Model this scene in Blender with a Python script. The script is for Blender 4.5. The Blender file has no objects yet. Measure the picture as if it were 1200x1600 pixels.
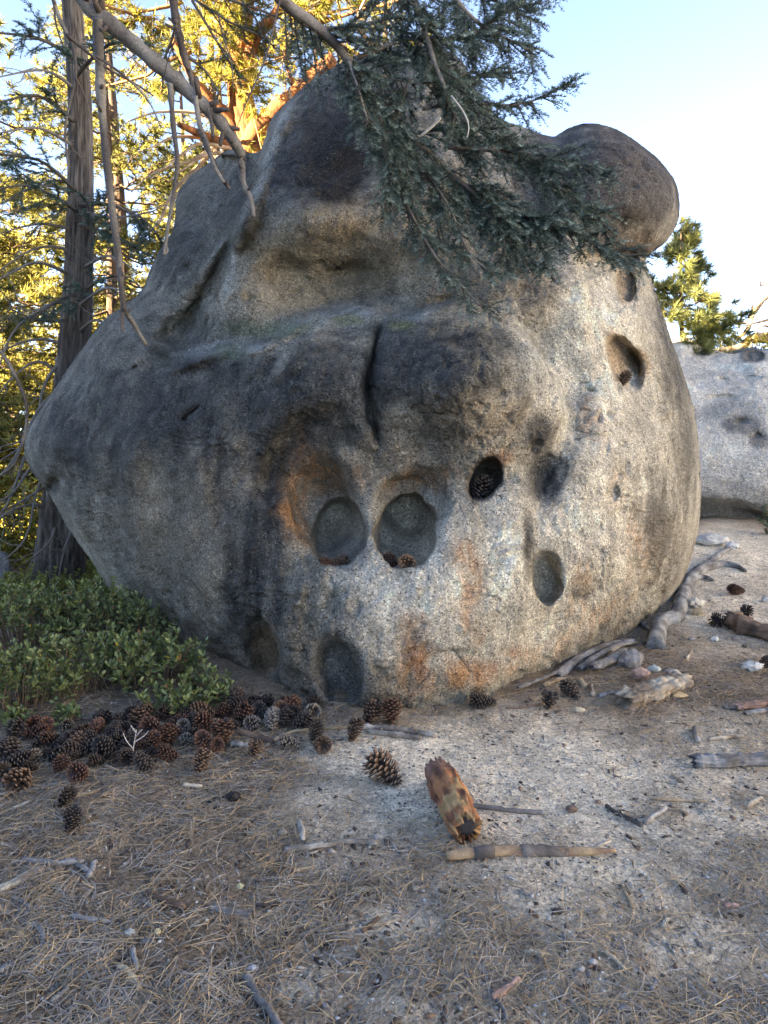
import bpy, math, random
import numpy as np
from mathutils import Vector, Matrix

random.seed(7); rng = np.random.default_rng(7)
S = bpy.context.scene
COL = S.collection

# ------------------------------------------------------------------ camera
F = 1600*24/36.0; CAMH = 1.5; PITCH = math.atan(130/F)
cd = bpy.data.cameras.new('camera'); cam = bpy.data.objects.new('camera', cd); COL.objects.link(cam)
cd.sensor_fit = 'VERTICAL'; cd.sensor_height = 36; cd.sensor_width = 27; cd.lens = 24
cam.location = (0, 0, CAMH); cam.rotation_euler = (math.pi/2-PITCH, 0, 0)
cd.clip_start = 0.05; cd.clip_end = 2000
S.camera = cam
S.render.resolution_x = 768; S.render.resolution_y = 1024

# ------------------------------------------------------------------ light
SUN_EL = math.radians(21); SUNDIR = Vector((0.93, 0.37, 0)).normalized()   # way the light travels
w = bpy.data.worlds.new('World'); S.world = w; w.use_nodes = True
nt = w.node_tree; nt.nodes.clear()
sky = nt.nodes.new('ShaderNodeTexSky'); sky.sky_type = 'NISHITA'; sky.sun_disc = False
sky.sun_elevation = SUN_EL
sky.sun_rotation = math.atan2(-SUNDIR.x, -SUNDIR.y)      # azimuth the sun stands at, clockwise from +Y
sky.altitude = 5000; sky.air_density = 0.48; sky.dust_density = 0.0; sky.ozone_density = 1.9
bg = nt.nodes.new('ShaderNodeBackground'); bg.inputs['Strength'].default_value = 0.085
out = nt.nodes.new('ShaderNodeOutputWorld')
nt.links.new(sky.outputs[0], bg.inputs[0]); nt.links.new(bg.outputs[0], out.inputs[0])
ld = bpy.data.lights.new('sun', 'SUN'); ld.energy = 5.0; ld.angle = math.radians(0.5); ld.color = (1, 0.90, 0.74)
sun = bpy.data.objects.new('sun', ld); COL.objects.link(sun); sun.location = (-20, -8, 15)
dl = Vector((SUNDIR.x*math.cos(SUN_EL), SUNDIR.y*math.cos(SUN_EL), -math.sin(SUN_EL)))
sun.rotation_euler = dl.to_track_quat('-Z', 'Y').to_euler()
S.view_settings.view_transform = 'Standard'; S.view_settings.look = 'None'
S.view_settings.exposure = 4.5; S.view_settings.use_white_balance = True; S.view_settings.white_balance_temperature = 9100; S.view_settings.white_balance_tint = 11; S.view_settings.gamma = 1; S.view_settings.use_curve_mapping = False
S.cycles.max_bounces = 6; S.cycles.diffuse_bounces = 4; S.cycles.transmission_bounces = 4

# ------------------------------------------------------------------ maths helpers
cp, sp_ = math.cos(PITCH), math.sin(PITCH)
def at(px, py, Y):
    """world point seen at photo pixel (1200x1600) whose world y is Y (arrays fine)"""
    x = (np.asarray(px, float)-600)/F; u = (800-np.asarray(py, float))/F
    k = Y/(cp+u*sp_)
    return np.stack(np.broadcast_arrays(x*k, Y+0*x, CAMH+(u*cp-sp_)*k), -1)
def pix(P):
    P = np.asarray(P, float); d = P-np.array([0, 0, CAMH])
    f = d[..., 1]*cp-d[..., 2]*sp_; u = d[..., 1]*sp_+d[..., 2]*cp
    f = np.where(f < .05, .05, f)
    return 600+F*d[..., 0]/f, 800-F*u/f
def sstep(a, b, x):
    t = np.clip((x-a)/(b-a), 0, 1); return t*t*(3-2*t)
_perm = np.random.default_rng(3).permutation(256).astype(np.int64); _perm = np.concatenate([_perm, _perm, _perm])
_g = np.random.default_rng(4).normal(size=(256, 3)); _g /= np.linalg.norm(_g, axis=1)[:, None]
def noise3(p):
    p = np.asarray(p, float); i = np.floor(p).astype(np.int64); f = p-i; i &= 255
    w_ = f*f*f*(f*(f*6-15)+10); r = 0
    for a in (0, 1):
        for b in (0, 1):
            for c in (0, 1):
                h = _perm[_perm[_perm[(i[..., 0]+a) & 255]+((i[..., 1]+b) & 255)]+((i[..., 2]+c) & 255)]
                g = _g[h]
                d = (g*(f-np.array([a, b, c]))).sum(-1)
                wt = (w_[..., 0] if a else 1-w_[..., 0])*(w_[..., 1] if b else 1-w_[..., 1])*(w_[..., 2] if c else 1-w_[..., 2])
                r = r+wt*d
    return r*1.6
def fbm(p, oct=4, gain=.5):
    p = np.asarray(p, float); s = 0; a = 1; t = 0
    for _ in range(oct):
        s = s+a*noise3(p); t += a; a *= gain; p = p*2.03+17.3
    return s/t
def gz(x, y):
    x = np.asarray(x, float); y = np.asarray(y, float)
    z = .30*sstep(.8, 3.4, x)*sstep(4.0, 7.5, y) - .40*sstep(-1.2, -3.8, x)*sstep(4.0, 7.5, y)
    z = z - .8*sstep(12, 30, y)*sstep(2, -6, x) + 1.2*sstep(14, 60, np.hypot(x, y))*fbm(np.stack([x/17, y/17, 0*x], -1), 2)
    p = np.stack([x, y, 0*x], -1)
    return z + .03*fbm(p*1.1, 2) + .010*fbm(p*6, 2)
def ground(px, py, h=0.0):
    """point on the view ray of pixel that is h above the ground"""
    Y = 3.0
    for _ in range(40):
        P = at(px, py, Y); z = float(gz(P[0], P[1]))+h
        den = CAMH-float(P[2])
        if den < 1e-3: Y *= 1.05; continue
        Yn = .4*Y+.6*Y*(CAMH-z)/den
        if abs(Yn-Y) < 2e-4*Y: break
        Y = Yn
    return Vector(at(px, py, Y))
def V(a): return Vector((float(a[0]), float(a[1]), float(a[2])))
def smooth_poly(pts, n=8, closed=False):
    P = np.array(pts, float); m = len(P); o = []
    rngi = range(m if closed else m-1)
    for i in rngi:
        if closed: a, b, c, d = P[(i-1) % m], P[i], P[(i+1) % m], P[(i+2) % m]
        else: a, b, c, d = P[max(i-1, 0)], P[i], P[i+1], P[min(i+2, m-1)]
        for k in range(n):
            t = k/n
            o.append(.5*((2*b)+(-a+c)*t+(2*a-5*b+4*c-d)*t*t+(-a+3*b-3*c+d)*t**3))
    if not closed: o.append(P[-1])
    return np.array(o)

# ------------------------------------------------------------------ object helpers
def mesh_from(name, verts, faces, mat=None, cols=None, smooth=True, uniform=None):
    me = bpy.data.meshes.new(name)
    verts = np.asarray(verts, np.float32)
    if uniform:                                   # faces: (n, uniform) int array
        faces = np.asarray(faces, np.int32); n = len(faces)
        me.vertices.add(len(verts)); me.vertices.foreach_set('co', verts.ravel())
        me.loops.add(n*uniform); me.loops.foreach_set('vertex_index', faces.ravel())
        me.polygons.add(n); me.polygons.foreach_set('loop_start', np.arange(0, n*uniform, uniform, dtype=np.int32))
        me.polygons.foreach_set('loop_total', np.full(n, uniform, np.int32))
        me.update(calc_edges=True)
    else:
        me.from_pydata([tuple(map(float, v)) for v in verts], [], faces)
    if cols is not None:
        a = me.color_attributes.new('Col', 'FLOAT_COLOR', 'POINT')
        c = np.ones((len(verts), 4), np.float32); c[:, :3] = cols
        a.data.foreach_set('color', c.ravel())
    if smooth: me.polygons.foreach_set('use_smooth', np.ones(len(me.polygons), bool))
    me.validate(); me.update()
    if mat: me.materials.append(mat)
    return me
def link(name, me, parent=None, kind=None, loc=None):
    o = bpy.data.objects.new(name, me); COL.objects.link(o)
    if parent is not None: o.parent = parent
    if kind: o['kind'] = kind
    if loc is not None: o.location = loc
    return o
def tag(o, label, cat, group=None, kind=None):
    o['label'] = label; o['category'] = cat
    if group: o['group'] = group
    if kind: o['kind'] = kind
    return o
def empty(name, label, cat, loc=(0, 0, 0), group=None):
    o = bpy.data.objects.new(name, None); COL.objects.link(o); o.location = loc; o.empty_display_size = .1
    return tag(o, label, cat, group)
class MB:
    def __init__(s): s.v = []; s.f = []; s.c = []; s.n = 0
    def add(s, v, f, c):
        v = np.asarray(v, float); s.v.append(v); s.f += [tuple(int(i)+s.n for i in q) for q in f]
        c = np.asarray(c, float); s.c.append(np.broadcast_to(c, (len(v), 3)) if c.ndim == 1 else c); s.n += len(v)
    def tube(s, pts, rad, n=8, col=(.2, .18, .15), rough=0.0, cap=True, flat=1.0, seed=0, colf=None, twist=0.0):
        P = np.asarray(pts, float); m = len(P); R = np.broadcast_to(np.asarray(rad, float), (m,))
        T = np.gradient(P, axis=0); T /= np.linalg.norm(T, axis=1)[:, None]+1e-9
        up = np.array([0, 0, 1.]) if abs(T[0, 2]) < .9 else np.array([1., 0, 0])
        a = np.cross(T[0], up); a /= np.linalg.norm(a); ring = []
        th = np.arange(n)/n*2*math.pi
        for i in range(m):
            a = a-T[i]*a.dot(T[i]); a /= np.linalg.norm(a)+1e-9; b = np.cross(T[i], a)
            r = np.full(n, R[i])
            q = P[i]+r[:, None]*(np.cos(th+twist*i)[:, None]*a+np.sin(th+twist*i)[:, None]*b*flat)
            ring.append(q)
        v = np.concatenate(ring)
        if rough:
            nz = fbm(v*np.array([1, 1, 1])/max(R.max(), 1e-3)*.9+seed*3.7, 3)
            ctr = np.repeat(P, n, 0); v = ctr+(v-ctr)*(1+rough*nz)[:, None]
        f = [(i*n+j, i*n+(j+1) % n, (i+1)*n+(j+1) % n, (i+1)*n+j) for i in range(m-1) for j in range(n)]
        c = np.broadcast_to(np.asarray(col, float), (len(v), 3)).copy()
        if colf is not None: c = colf(v, np.repeat(np.linspace(0, 1, m), n))
        if cap:
            f += [tuple(range(n))[::-1], tuple((m-1)*n+j for j in range(n))]
        s.add(v, f, c)
    def build(s, name, mat, parent=None, kind=None, smooth=True, loc=None):
        me = mesh_from(name, np.concatenate(s.v), s.f, mat, np.concatenate(s.c), smooth)
        return link(name, me, parent, kind, loc)

# ------------------------------------------------------------------ materials
def new_mat(name, rough=.9, spec=.2):
    m = bpy.data.materials.new(name); m.use_nodes = True; t = m.node_tree
    b = t.nodes['Principled BSDF']; b.inputs['Roughness'].default_value = rough
    b.inputs['Specular IOR Level'].default_value = spec
    return m, t, b
def N(t, typ, **kw):
    n = t.nodes.new(typ)
    for k, v in kw.items():
        if k.startswith('i_'):
            n.inputs[k[2:].replace('_', ' ')].default_value = v
        else: setattr(n, k, v)
    return n
def math_(t, op, a, b=None, c=None, clamp=False):
    n = t.nodes.new('ShaderNodeMath'); n.operation = op; n.use_clamp = clamp
    for i, x in enumerate((a, b, c)):
        if x is None: continue
        if isinstance(x, (int, float)): n.inputs[i].default_value = x
        else: t.links.new(x, n.inputs[i])
    return n.outputs[0]
def mixc(t, fac, a, b, mode='MIX'):
    n = t.nodes.new('ShaderNodeMix'); n.data_type = 'RGBA'; n.blend_type = mode
    for s_, x in ((0, fac), (6, a), (7, b)):
        if isinstance(x, (int, float)): n.inputs[s_].default_value = x
        elif isinstance(x, tuple): n.inputs[s_].default_value = x+(1,)*(4-len(x))
        else: t.links.new(x, n.inputs[s_])
    return n.outputs[2]
def ramp(t, x, lo, hi, a=0.0, b=1.0):
    n = t.nodes.new('ShaderNodeMapRange'); n.inputs[1].default_value = lo; n.inputs[2].default_value = hi
    n.inputs[3].default_value = a; n.inputs[4].default_value = b; t.links.new(x, n.inputs[0]); return n.outputs[0]
def coords(t): return t.nodes.new('ShaderNodeTexCoord').outputs['Object']
def noise_(t, vec, scale, detail=4, rough=.6, out='Fac'):
    n = t.nodes.new('ShaderNodeTexNoise'); n.inputs['Scale'].default_value = scale
    n.inputs['Detail'].default_value = detail; n.inputs['Roughness'].default_value = rough
    t.links.new(vec, n.inputs['Vector']); return n.outputs[out]
def voro(t, vec, scale, feat='F1', out='Distance'):
    n = t.nodes.new('ShaderNodeTexVoronoi'); n.feature = feat; n.inputs['Scale'].default_value = scale
    t.links.new(vec, n.inputs['Vector']); return n.outputs[out]
def bump(t, b, h, dist, strength=1.0, prev=None):
    n = t.nodes.new('ShaderNodeBump'); n.inputs['Distance'].default_value = dist; n.inputs['Strength'].default_value = strength
    t.links.new(h, n.inputs['Height'])
    if prev is not None: t.links.new(prev, n.inputs['Normal'])
    if b is not None: t.links.new(n.outputs[0], b.inputs['Normal'])
    return n.outputs[0]
def vcol(t):
    n = t.nodes.new('ShaderNodeVertexColor'); n.layer_name = 'Col'; return n.outputs[0]

def granite_mat(name, grain=1.0, speck=1.0, bumps=1.0):
    m, t, b = new_mat(name, .92, .15); co = coords(t); c = vcol(t)
    v1 = voro(t, co, 125*grain, out='Color'); sep = t.nodes.new('ShaderNodeSeparateColor'); t.links.new(v1, sep.inputs[0])
    g = sep.outputs[0]                                            # random per crystal
    dark = ramp(t, g, .0, .22, .32, 1.0); lite = ramp(t, g, .72, 1.0, 1.0, 1.75)
    m1 = math_(t, 'MULTIPLY', dark, lite)
    n1 = ramp(t, noise_(t, co, 42*grain, 6, .75), .3, .7, .68, 1.32)
    n2 = ramp(t, noise_(t, co, 5, 4, .7), .3, .7, .8, 1.2)
    mul = math_(t, 'MULTIPLY', math_(t, 'MULTIPLY', math_(t, 'POWER', m1, speck), n1), n2)
    comb = t.nodes.new('ShaderNodeCombineColor')
    for i in range(3): t.links.new(mul, comb.inputs[i])
    col = mixc(t, 1.0, c, comb.outputs[0], 'MULTIPLY')
    # pale lichen flecks
    l = math_(t, 'GREATER_THAN', noise_(t, co, 45, 3, .7), .66)
    col = mixc(t, math_(t, 'MULTIPLY', l, .45), col, (.42, .43, .38))
    t.links.new(col, b.inputs['Base Color'])
    h1 = noise_(t, co, 90*grain, 5, .8); h2 = noise_(t, co, 22, 5, .7); h3 = voro(t, co, 100*grain)
    p = bump(t, None, h2, .022*bumps, .8)
    p = bump(t, None, h3, .010*bumps, .8, p)
    bump(t, b, h1, .014*bumps, 1.0, p)
    return m
def vc_mat(name, rough=.85, spec=.2, nscale=60, nlo=.7, nhi=1.3, bscale=80, bdist=.003, stretch=None, transl=0.0):
    m, t, b = new_mat(name, rough, spec); co = coords(t); c = vcol(t)
    if stretch:
        mp = t.nodes.new('ShaderNodeMapping'); mp.inputs['Scale'].default_value = stretch
        t.links.new(co, mp.inputs[0]); co = mp.outputs[0]
    f = ramp(t, noise_(t, co, nscale, 5, .7), .3, .7, nlo, nhi)
    comb = t.nodes.new('ShaderNodeCombineColor')
    for i in range(3): t.links.new(f, comb.inputs[i])
    col = mixc(t, 1.0, c, comb.outputs[0], 'MULTIPLY'); t.links.new(col, b.inputs['Base Color'])
    if bdist: bump(t, b, noise_(t, co, bscale, 5, .7), bdist, 1.0)
    if transl:
        tr = t.nodes.new('ShaderNodeBsdfTranslucent'); t.links.new(col, tr.inputs[0])
        mx = t.nodes.new('ShaderNodeMixShader'); mx.inputs[0].default_value = transl
        o = t.nodes['Material Output']; t.links.new(b.outputs[0], mx.inputs[1]); t.links.new(tr.outputs[0], mx.inputs[2])
        t.links.new(mx.outputs[0], o.inputs[0])
    return m
M_rock = granite_mat('granite')
M_rock2 = granite_mat('granite_far', .7, .8, 1.6)
M_stone = vc_mat('stone', .9, .2, 40, .6, 1.3, 90, .004)
M_bark = vc_mat('bark', .9, .15, 14, .45, 1.4, 30, .03, (1, 1, .18))
M_wood = vc_mat('weathered_wood', .85, .2, 30, .6, 1.35, 60, .004)
M_twig = vc_mat('twig', .85, .2, 90, .6, 1.4, 140, .0015)
M_cone = vc_mat('pine_cone', .6, .35, 120, .6, 1.35, 200, .0008)
M_needle = vc_mat('fir_needle', .55, .4, 3, .8, 1.2, 20, 0, transl=.25)
M_needle_far = vc_mat('pine_needle', .6, .3, 1.2, .75, 1.25, 20, 0, transl=.65)
M_leaf = vc_mat('leaf', .45, .5, 6, .7, 1.3, 20, 0, transl=.25)
M_straw = vc_mat('straw', .75, .25, 8, .6, 1.3, 20, 0, transl=.1)

# ------------------------------------------------------------------ ground
def ground_mask(x, y):
    """1 = pale decomposed granite, 0 = dark needle litter"""
    x = np.asarray(x, float); y = np.asarray(y, float)
    P = np.stack([x, y, gz(x, y)], -1); px, py = pix(P)
    px = np.where(y < .4, 600, px); py = np.where(y < .4, 2600, py)
    def bl(cx, cy, rx, ry): return 1-sstep(.45, 1.25, np.hypot((px-cx)/rx, (py-cy)/ry))
    m = np.zeros_like(x)
    for b in ((800, 1220, 330, 130, 1.0), (620, 1190, 170, 70, .9), (980, 1340, 280, 130, .8), (1120, 1230, 200, 130, .75), (1150, 950, 120, 90, .8),
              (1130, 870, 120, 60, .9), (560, 1350, 110, 30, .45), (620, 1440, 110, 40, .6), (870, 1420, 160, 60, .65), (1080, 1480, 120, 60, .6), (460, 1540, 60, 30, .6), (900, 1480, 420, 190, .42), (560, 1270, 160, 70, .7), (1100, 1380, 200, 120, .62), (700, 1560, 160, 50, .4)):
        m = np.maximum(m, b[4]*bl(*b[:4]))
    m = m + .35*fbm(np.stack([x*2.2, y*2.2, 0*x+5], -1), 4) + .18*fbm(np.stack([x*11, y*11, 0*x+9], -1), 3)
    return np.clip(m, 0, 1)
def grid_mesh(xs, ys):
    X, Y = np.meshgrid(xs, ys); nx, ny = len(xs), len(ys)
    idx = np.arange(nx*ny).reshape(ny, nx)
    f = np.stack([idx[:-1, :-1], idx[:-1, 1:], idx[1:, 1:], idx[1:, :-1]], -1).reshape(-1, 4)
    return X.ravel(), Y.ravel(), f
def dens(lo, hi, a, b, step, grow, far):
    core = list(np.arange(lo, hi, step)); s = step; u = core[-1]
    while u < far: s *= grow; u += s; core.append(u)
    s = step; u = core[0]
    while u > -far: s *= grow; u -= s; core.insert(0, u)
    return np.array(core)
xs = dens(-3.4, 4.0, 0, 0, .030, 1.10, 700); ys = dens(.9, 5.6, 0, 0, .030, 1.09, 900)
X, Y, f = grid_mesh(xs, ys)
Z = gz(X, Y); near = np.exp(-(np.hypot(X, Y-3)/7)**4)
pn = np.stack([X, Y, 0*X], -1)
gm = ground_mask(X, Y)
Z = Z+near*(.006*fbm(pn*22, 3)*(1.6-gm))
sand = np.array([.80, .675, .51]); litter = np.array([.255, .188, .130])
farc = np.array([.12, .10, .06])
cols = litter+(sand-litter)*gm[:, None]
brown = sstep(.1, .6, fbm(pn*1.7+31, 3))[:, None]
cols = cols*(1-.35*brown)+np.array([.20, .145, .095])*.35*brown
ff = sstep(9, 16, np.hypot(X, Y))[:, None]; cols = cols*(1-ff)+farc*ff
m, t, b = new_mat('forest_floor', .95, .1); co = coords(t); c = vcol(t)
g = voro(t, co, 150, out='Color'); sep = t.nodes.new('ShaderNodeSeparateColor'); t.links.new(g, sep.inputs[0])
f1 = ramp(t, sep.outputs[0], 0, 1, .68, 1.36)
g2 = voro(t, co, 60, out='Color'); sep2 = t.nodes.new('ShaderNodeSeparateColor'); t.links.new(g2, sep2.inputs[0])
f1b = ramp(t, sep2.outputs[0], 0, 1, .75, 1.25)
f2 = ramp(t, noise_(t, co, 18, 8, .8),   .3, .7, .74, 1.28); f3 = ramp(t, noise_(t, co, 2.5, 5, .7), .3, .7, .75, 1.25)
mul = math_(t, 'MULTIPLY', math_(t, 'MULTIPLY', math_(t, 'MULTIPLY', f1, f1b), f2), f3)
cb = t.nodes.new('ShaderNodeCombineColor')
for i in range(3): t.links.new(mul, cb.inputs[i])
t.links.new(mixc(t, 1.0, c, cb.outputs[0], 'MULTIPLY'), b.inputs['Base Color'])
p = bump(t, None, noise_(t, co, 35, 8, .8), .02, .9); p = bump(t, None, voro(t, co, 70), .008, .7, p)
bump(t, b, noise_(t, co, 180, 4, .8), .006, .9, p)
M_ground = m
go = link('ground', mesh_from('ground', np.stack([X, Y, Z], -1), f, M_ground, cols, True, 4), kind='structure')

# added hill left of the frame, unseen, put there to shade boulder and foreground
hx = np.linspace(-34, -8.5, 90); hy = np.linspace(-45, 9.5, 110)
X, Y, f = grid_mesh(hx, hy)
H = 12.0*sstep(-8.8, -15, X)*sstep(5.2, 3.2, Y)*(sstep(-45, -30, Y))*sstep(-29, -23, X)
H = H*(1+.06*fbm(np.stack([X/4, Y/4, 0*X], -1), 4))-.6*(1-sstep(0, .4, H))
hc = np.broadcast_to(np.array([.10, .09, .06]), (len(X), 3))*(1+.5*fbm(np.stack([X, Y, H], -1)*.8, 3))[:, None]
link('added_hill', mesh_from('added_hill', np.stack([X, Y, H+gz(X, Y)*.9], -1), f, M_ground, hc, True, 4), kind='structure')

# added granite slope right of the frame, unseen, bouncing sunlight onto the boulder
hx = np.linspace(9.5, 60, 90); hy = np.linspace(-34, 15, 90); X, Y, f = grid_mesh(hx, hy)
H = 13*sstep(10, 24, X)*sstep(-34, -20, Y)*sstep(15, 9, Y)*sstep(60, 40, X)*(1+.14*fbm(np.stack([X/4, Y/4, 0*X], -1), 5))
hc = np.array([.27, .275, .28])*(1+.4*fbm(np.stack([X, Y, H], -1)*.6, 4))[:, None]
link('added_hill', mesh_from('added_hill', np.stack([X, Y, H+gz(X, Y)*.9-.3], -1), f, M_ground, hc, True, 4), kind='structure')
# ------------------------------------------------------------------ boulders
def seg_dist(px, py, poly):
    """signed distance to open polyline, + on its left in photo (y down) sense, and arc parameter 0..1"""
    P = np.asarray(poly, float); L = np.r_[0, np.cumsum(np.hypot(*np.diff(P, axis=0).T))]
    best = np.full(px.shape, 1e9); sg = np.ones(px.shape); arc = np.zeros(px.shape)
    for i in range(len(P)-1):
        a, b_ = P[i], P[i+1]; d = b_-a; l2 = d.dot(d)
        t_ = np.clip(((px-a[0])*d[0]+(py-a[1])*d[1])/l2, 0, 1)
        dx = px-a[0]-t_*d[0]; dy = py-a[1]-t_*d[1]; ds = np.hypot(dx, dy)
        m_ = ds < best; best = np.where(m_, ds, best)
        cr = d[0]*(py-a[1])-d[1]*(px-a[0]); sg = np.where(m_, np.where(cr < 0, 1., -1.), sg)
        arc = np.where(m_, (L[i]+t_*math.sqrt(l2))/L[-1], arc)
    return best*sg, arc
def ends(arc, a=.15): return sstep(0, a, arc)*sstep(1, 1-a, arc)
def tps(ctrl):
    C = np.array(ctrl, float); P = C[:, :2]/400.0; n = len(P)
    def U(r2): return np.where(r2 > 1e-12, r2*np.log(r2+1e-12), 0)
    K = U(((P[:, None]-P[None])**2).sum(-1))+np.eye(n)*.02
    A = np.zeros((n+3, n+3)); A[:n, :n] = K; A[:n, n] = 1; A[:n, n+1:] = P; A[n, :n] = 1; A[n+1:, :n] = P.T
    wts = np.linalg.solve(A, np.r_[C[:, 2], 0, 0, 0])
    def ev(px, py):
        x = px/400.0; y = py/400.0; o = wts[n]+wts[n+1]*x+wts[n+2]*y
        for i in range(n): o = o+wts[i]*U((x-P[i, 0])**2+(y-P[i, 1])**2)
        return o
    return ev
def face_grid(outline, centre, n):
    """near-uniform quad grid that fills a star-shaped outline; returns px,py,faces,boundary"""
    O = smooth_poly(outline, 6, True); d = O-np.array(centre); th = np.arctan2(d[:, 1], d[:, 0]); r = np.hypot(*d.T)
    k = np.argsort(th); th = th[k]; r = r[k]; th = np.r_[th-2*math.pi, th, th+2*math.pi]; r = np.r_[r, r, r]
    u = np.linspace(-1, 1, n); A, B = np.meshgrid(u, u)
    rr = np.maximum(abs(A), abs(B)); big = abs(A) >= abs(B)
    with np.errstate(divide='ignore', invalid='ignore'):
        ph = np.where(big, math.pi/4*np.where(A != 0, B/A, 0), math.pi/2-math.pi/4*np.where(B != 0, A/B, 0))
    cx = np.where(big, A*np.cos(ph), B*np.cos(ph)); cy = np.where(big, A*np.sin(ph), B*np.sin(ph))
    ang = np.arctan2(cy, cx); R = np.interp(ang, th, r)
    px = centre[0]+rr*R*np.cos(ang); py = centre[1]+rr*R*np.sin(ang)
    idx = np.arange(n*n).reshape(n, n)
    f = np.stack([idx[:-1, :-1], idx[1:, :-1], idx[1:, 1:], idx[:-1, 1:]], -1).reshape(-1, 4)
    bd = np.r_[idx[0, :-1], idx[:-1, -1], idx[-1, :0:-1], idx[:0:-1, 0]]
    return px.ravel(), py.ravel(), f, bd, O
def poly_dist(px, py, O, n=260):
    x = np.linspace(px.min()-2, px.max()+2, n); y = np.linspace(py.min()-2, py.max()+2, n); X, Y = np.meshgrid(x, y)
    best = np.full(X.shape, 1e9); m_ = len(O)
    for i in range(m_):
        a, b_ = O[i], O[(i+1) % m_]; d = b_-a; l2 = d.dot(d)+1e-9
        t_ = np.clip(((X-a[0])*d[0]+(Y-a[1])*d[1])/l2, 0, 1)
        best = np.minimum(best, np.hypot(X-a[0]-t_*d[0], Y-a[1]-t_*d[1]))
    fx = (px-x[0])/(x[1]-x[0]); fy = (py-y[0])/(y[1]-y[0]); i = np.clip(fx.astype(int), 0, n-2); j = np.clip(fy.astype(int), 0, n-2)
    fx -= i; fy -= j
    return best[j, i]*(1-fx)*(1-fy)+best[j, i+1]*fx*(1-fy)+best[j+1, i]*(1-fx)*fy+best[j+1, i+1]*fx*fy
def close_back(P, f, bd, back_c, nr=22, shrink=.0):
    """round the boulder off behind its outline"""
    B = P[bd]; m_ = len(bd); vs = [P]; fs = [f]; prev = bd; base = len(P); bc = np.array(back_c)
    for k in range(1, nr+1):
        a = k/nr*math.pi/2
        q = bc*np.array([1, 0, 1])+(B-bc)*np.array([1, 0, 1])*math.cos(a)
        q[:, 1] = B[:, 1]+(bc[1]-B[:, 1])*math.sin(a)
        if k == nr: q = q*.999+bc*.001
        q = q+.10*math.sin(a)*fbm(q*1.1, 3)[:, None]
        vs.append(q); cur = base+np.arange(m_); base += m_
        fs.append(np.stack([prev, np.roll(prev, -1), np.roll(cur, -1), cur], -1)); prev = cur
    v = np.concatenate(vs); return v, np.concatenate(fs)
def vnormals(v, f):
    n = np.cross(v[f[:, 2]]-v[f[:, 0]], v[f[:, 3]]-v[f[:, 1]]); o = np.zeros_like(v)
    for k in range(4):
        for a in range(3): o[:, a] += np.bincount(f[:, k], n[:, a], len(v))
    return o/(np.linalg.norm(o, axis=1)[:, None]+1e-12)

OUT = [(650, 72), (690, 76), (722, 98), (745, 145), (775, 180), (820, 200), (862, 214), (890, 200), (918, 192), (950, 197), (982, 212), (1012, 235), (1038, 260),
       (1056, 287), (1063, 320), (1057, 352), (1040, 378), (1020, 394), (1010, 408), (1020, 440), (1036, 490), (1052, 540), (1070, 590), (1084, 640),
       (1092, 700), (1095, 760), (1093, 805), (1085, 850), (1072, 892), (1056, 930), (1045, 985), (1020, 1070), (960, 1170), (880, 1240), (800, 1290), (700, 1310), (600, 1310),
       (500, 1290), (425, 1210), (375, 1112), (329, 1066), (283, 1034), (250, 1006), (217, 973), (181, 935), (150, 889), (125, 852), (102, 818), (84, 785), (74, 767),
       (47, 731), (37, 693), (58, 650), (97, 592), (137, 533), (167, 496), (219, 456), (234, 423), (252, 387), (271, 354), (276, 308), (293, 279),
       (333, 250), (360, 233), (400, 239), (413, 222), (426, 187), (458, 151), (500, 117), (560, 86), (610, 75)]
CTRL = [(740, 600, 3.40), (680, 560, 3.60), (620, 560, 3.76), (560, 610, 3.82), (500, 560, 3.85), (450, 620, 3.92), (350, 620, 4.2), (200, 650, 4.7), (80, 690, 5.1),
        (800, 560, 3.72), (840, 620, 3.85), (740, 705, 3.78), (650, 715, 3.93), (560, 720, 3.97), (820, 710, 3.88), (480, 760, 4.0), (560, 890, 3.62), (700, 820, 3.62),
        (640, 930, 3.50), (640, 1050, 3.50), (560, 1112, 3.53), (680, 1108, 3.57), (500, 950, 3.60), (437, 1092, 3.73), (400, 1000, 3.86), (300, 950, 4.15), (329, 1050, 4.12), (200, 850, 4.6),
        (230, 960, 4.55), (120, 780, 4.9), (330, 800, 4.12), (420, 800, 3.88), (250, 700, 4.45), (560, 1200, 3.75), (560, 1300, 4.0), (800, 1180, 4.1), (800, 1280, 4.5), (380, 1150, 4.1),
        (800, 900, 3.66), (900, 900, 3.92), (1000, 900, 4.35), (1050, 900, 4.75), (1070, 850, 4.95), (900, 700, 3.98), (1000, 700, 4.32), (1070, 720, 4.75),
        (800, 1085, 3.86), (900, 1040, 4.32), (990, 988, 4.75), (1000, 1080, 5.1), (900, 500, 4.35), (980, 520, 4.52), (1040, 600, 4.85), (900, 430, 4.62), (1000, 450, 4.85),
        (860, 560, 4.1), (700, 440, 4.5), (600, 430, 4.88), (520, 440, 4.93), (440, 440, 4.9), (360, 440, 4.66), (385, 375, 4.75), (620, 380, 4.72), (500, 360, 4.72), (600, 300, 4.95), (500, 260, 5.0), (440, 260, 4.95),
        (450, 180, 5.3), (600, 150, 5.5), (680, 120, 5.6), (700, 250, 5.1), (800, 300, 5.05), (820, 380, 4.8), (900, 260, 4.95), (1000, 300, 4.8), (960, 380, 4.95), (880, 330, 4.95),
        (300, 500, 4.85), (200, 540, 5.05), (330, 420, 4.95), (250, 450, 5.3), (380, 350, 4.95), (330, 290, 6.0), (285, 330, 5.9), (360, 260, 6.0), (240, 580, 4.8), (360, 540, 4.45), (420, 530, 4.3)]
px, py, f, bd, O = face_grid(OUT, (622, 566), 560)
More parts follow.
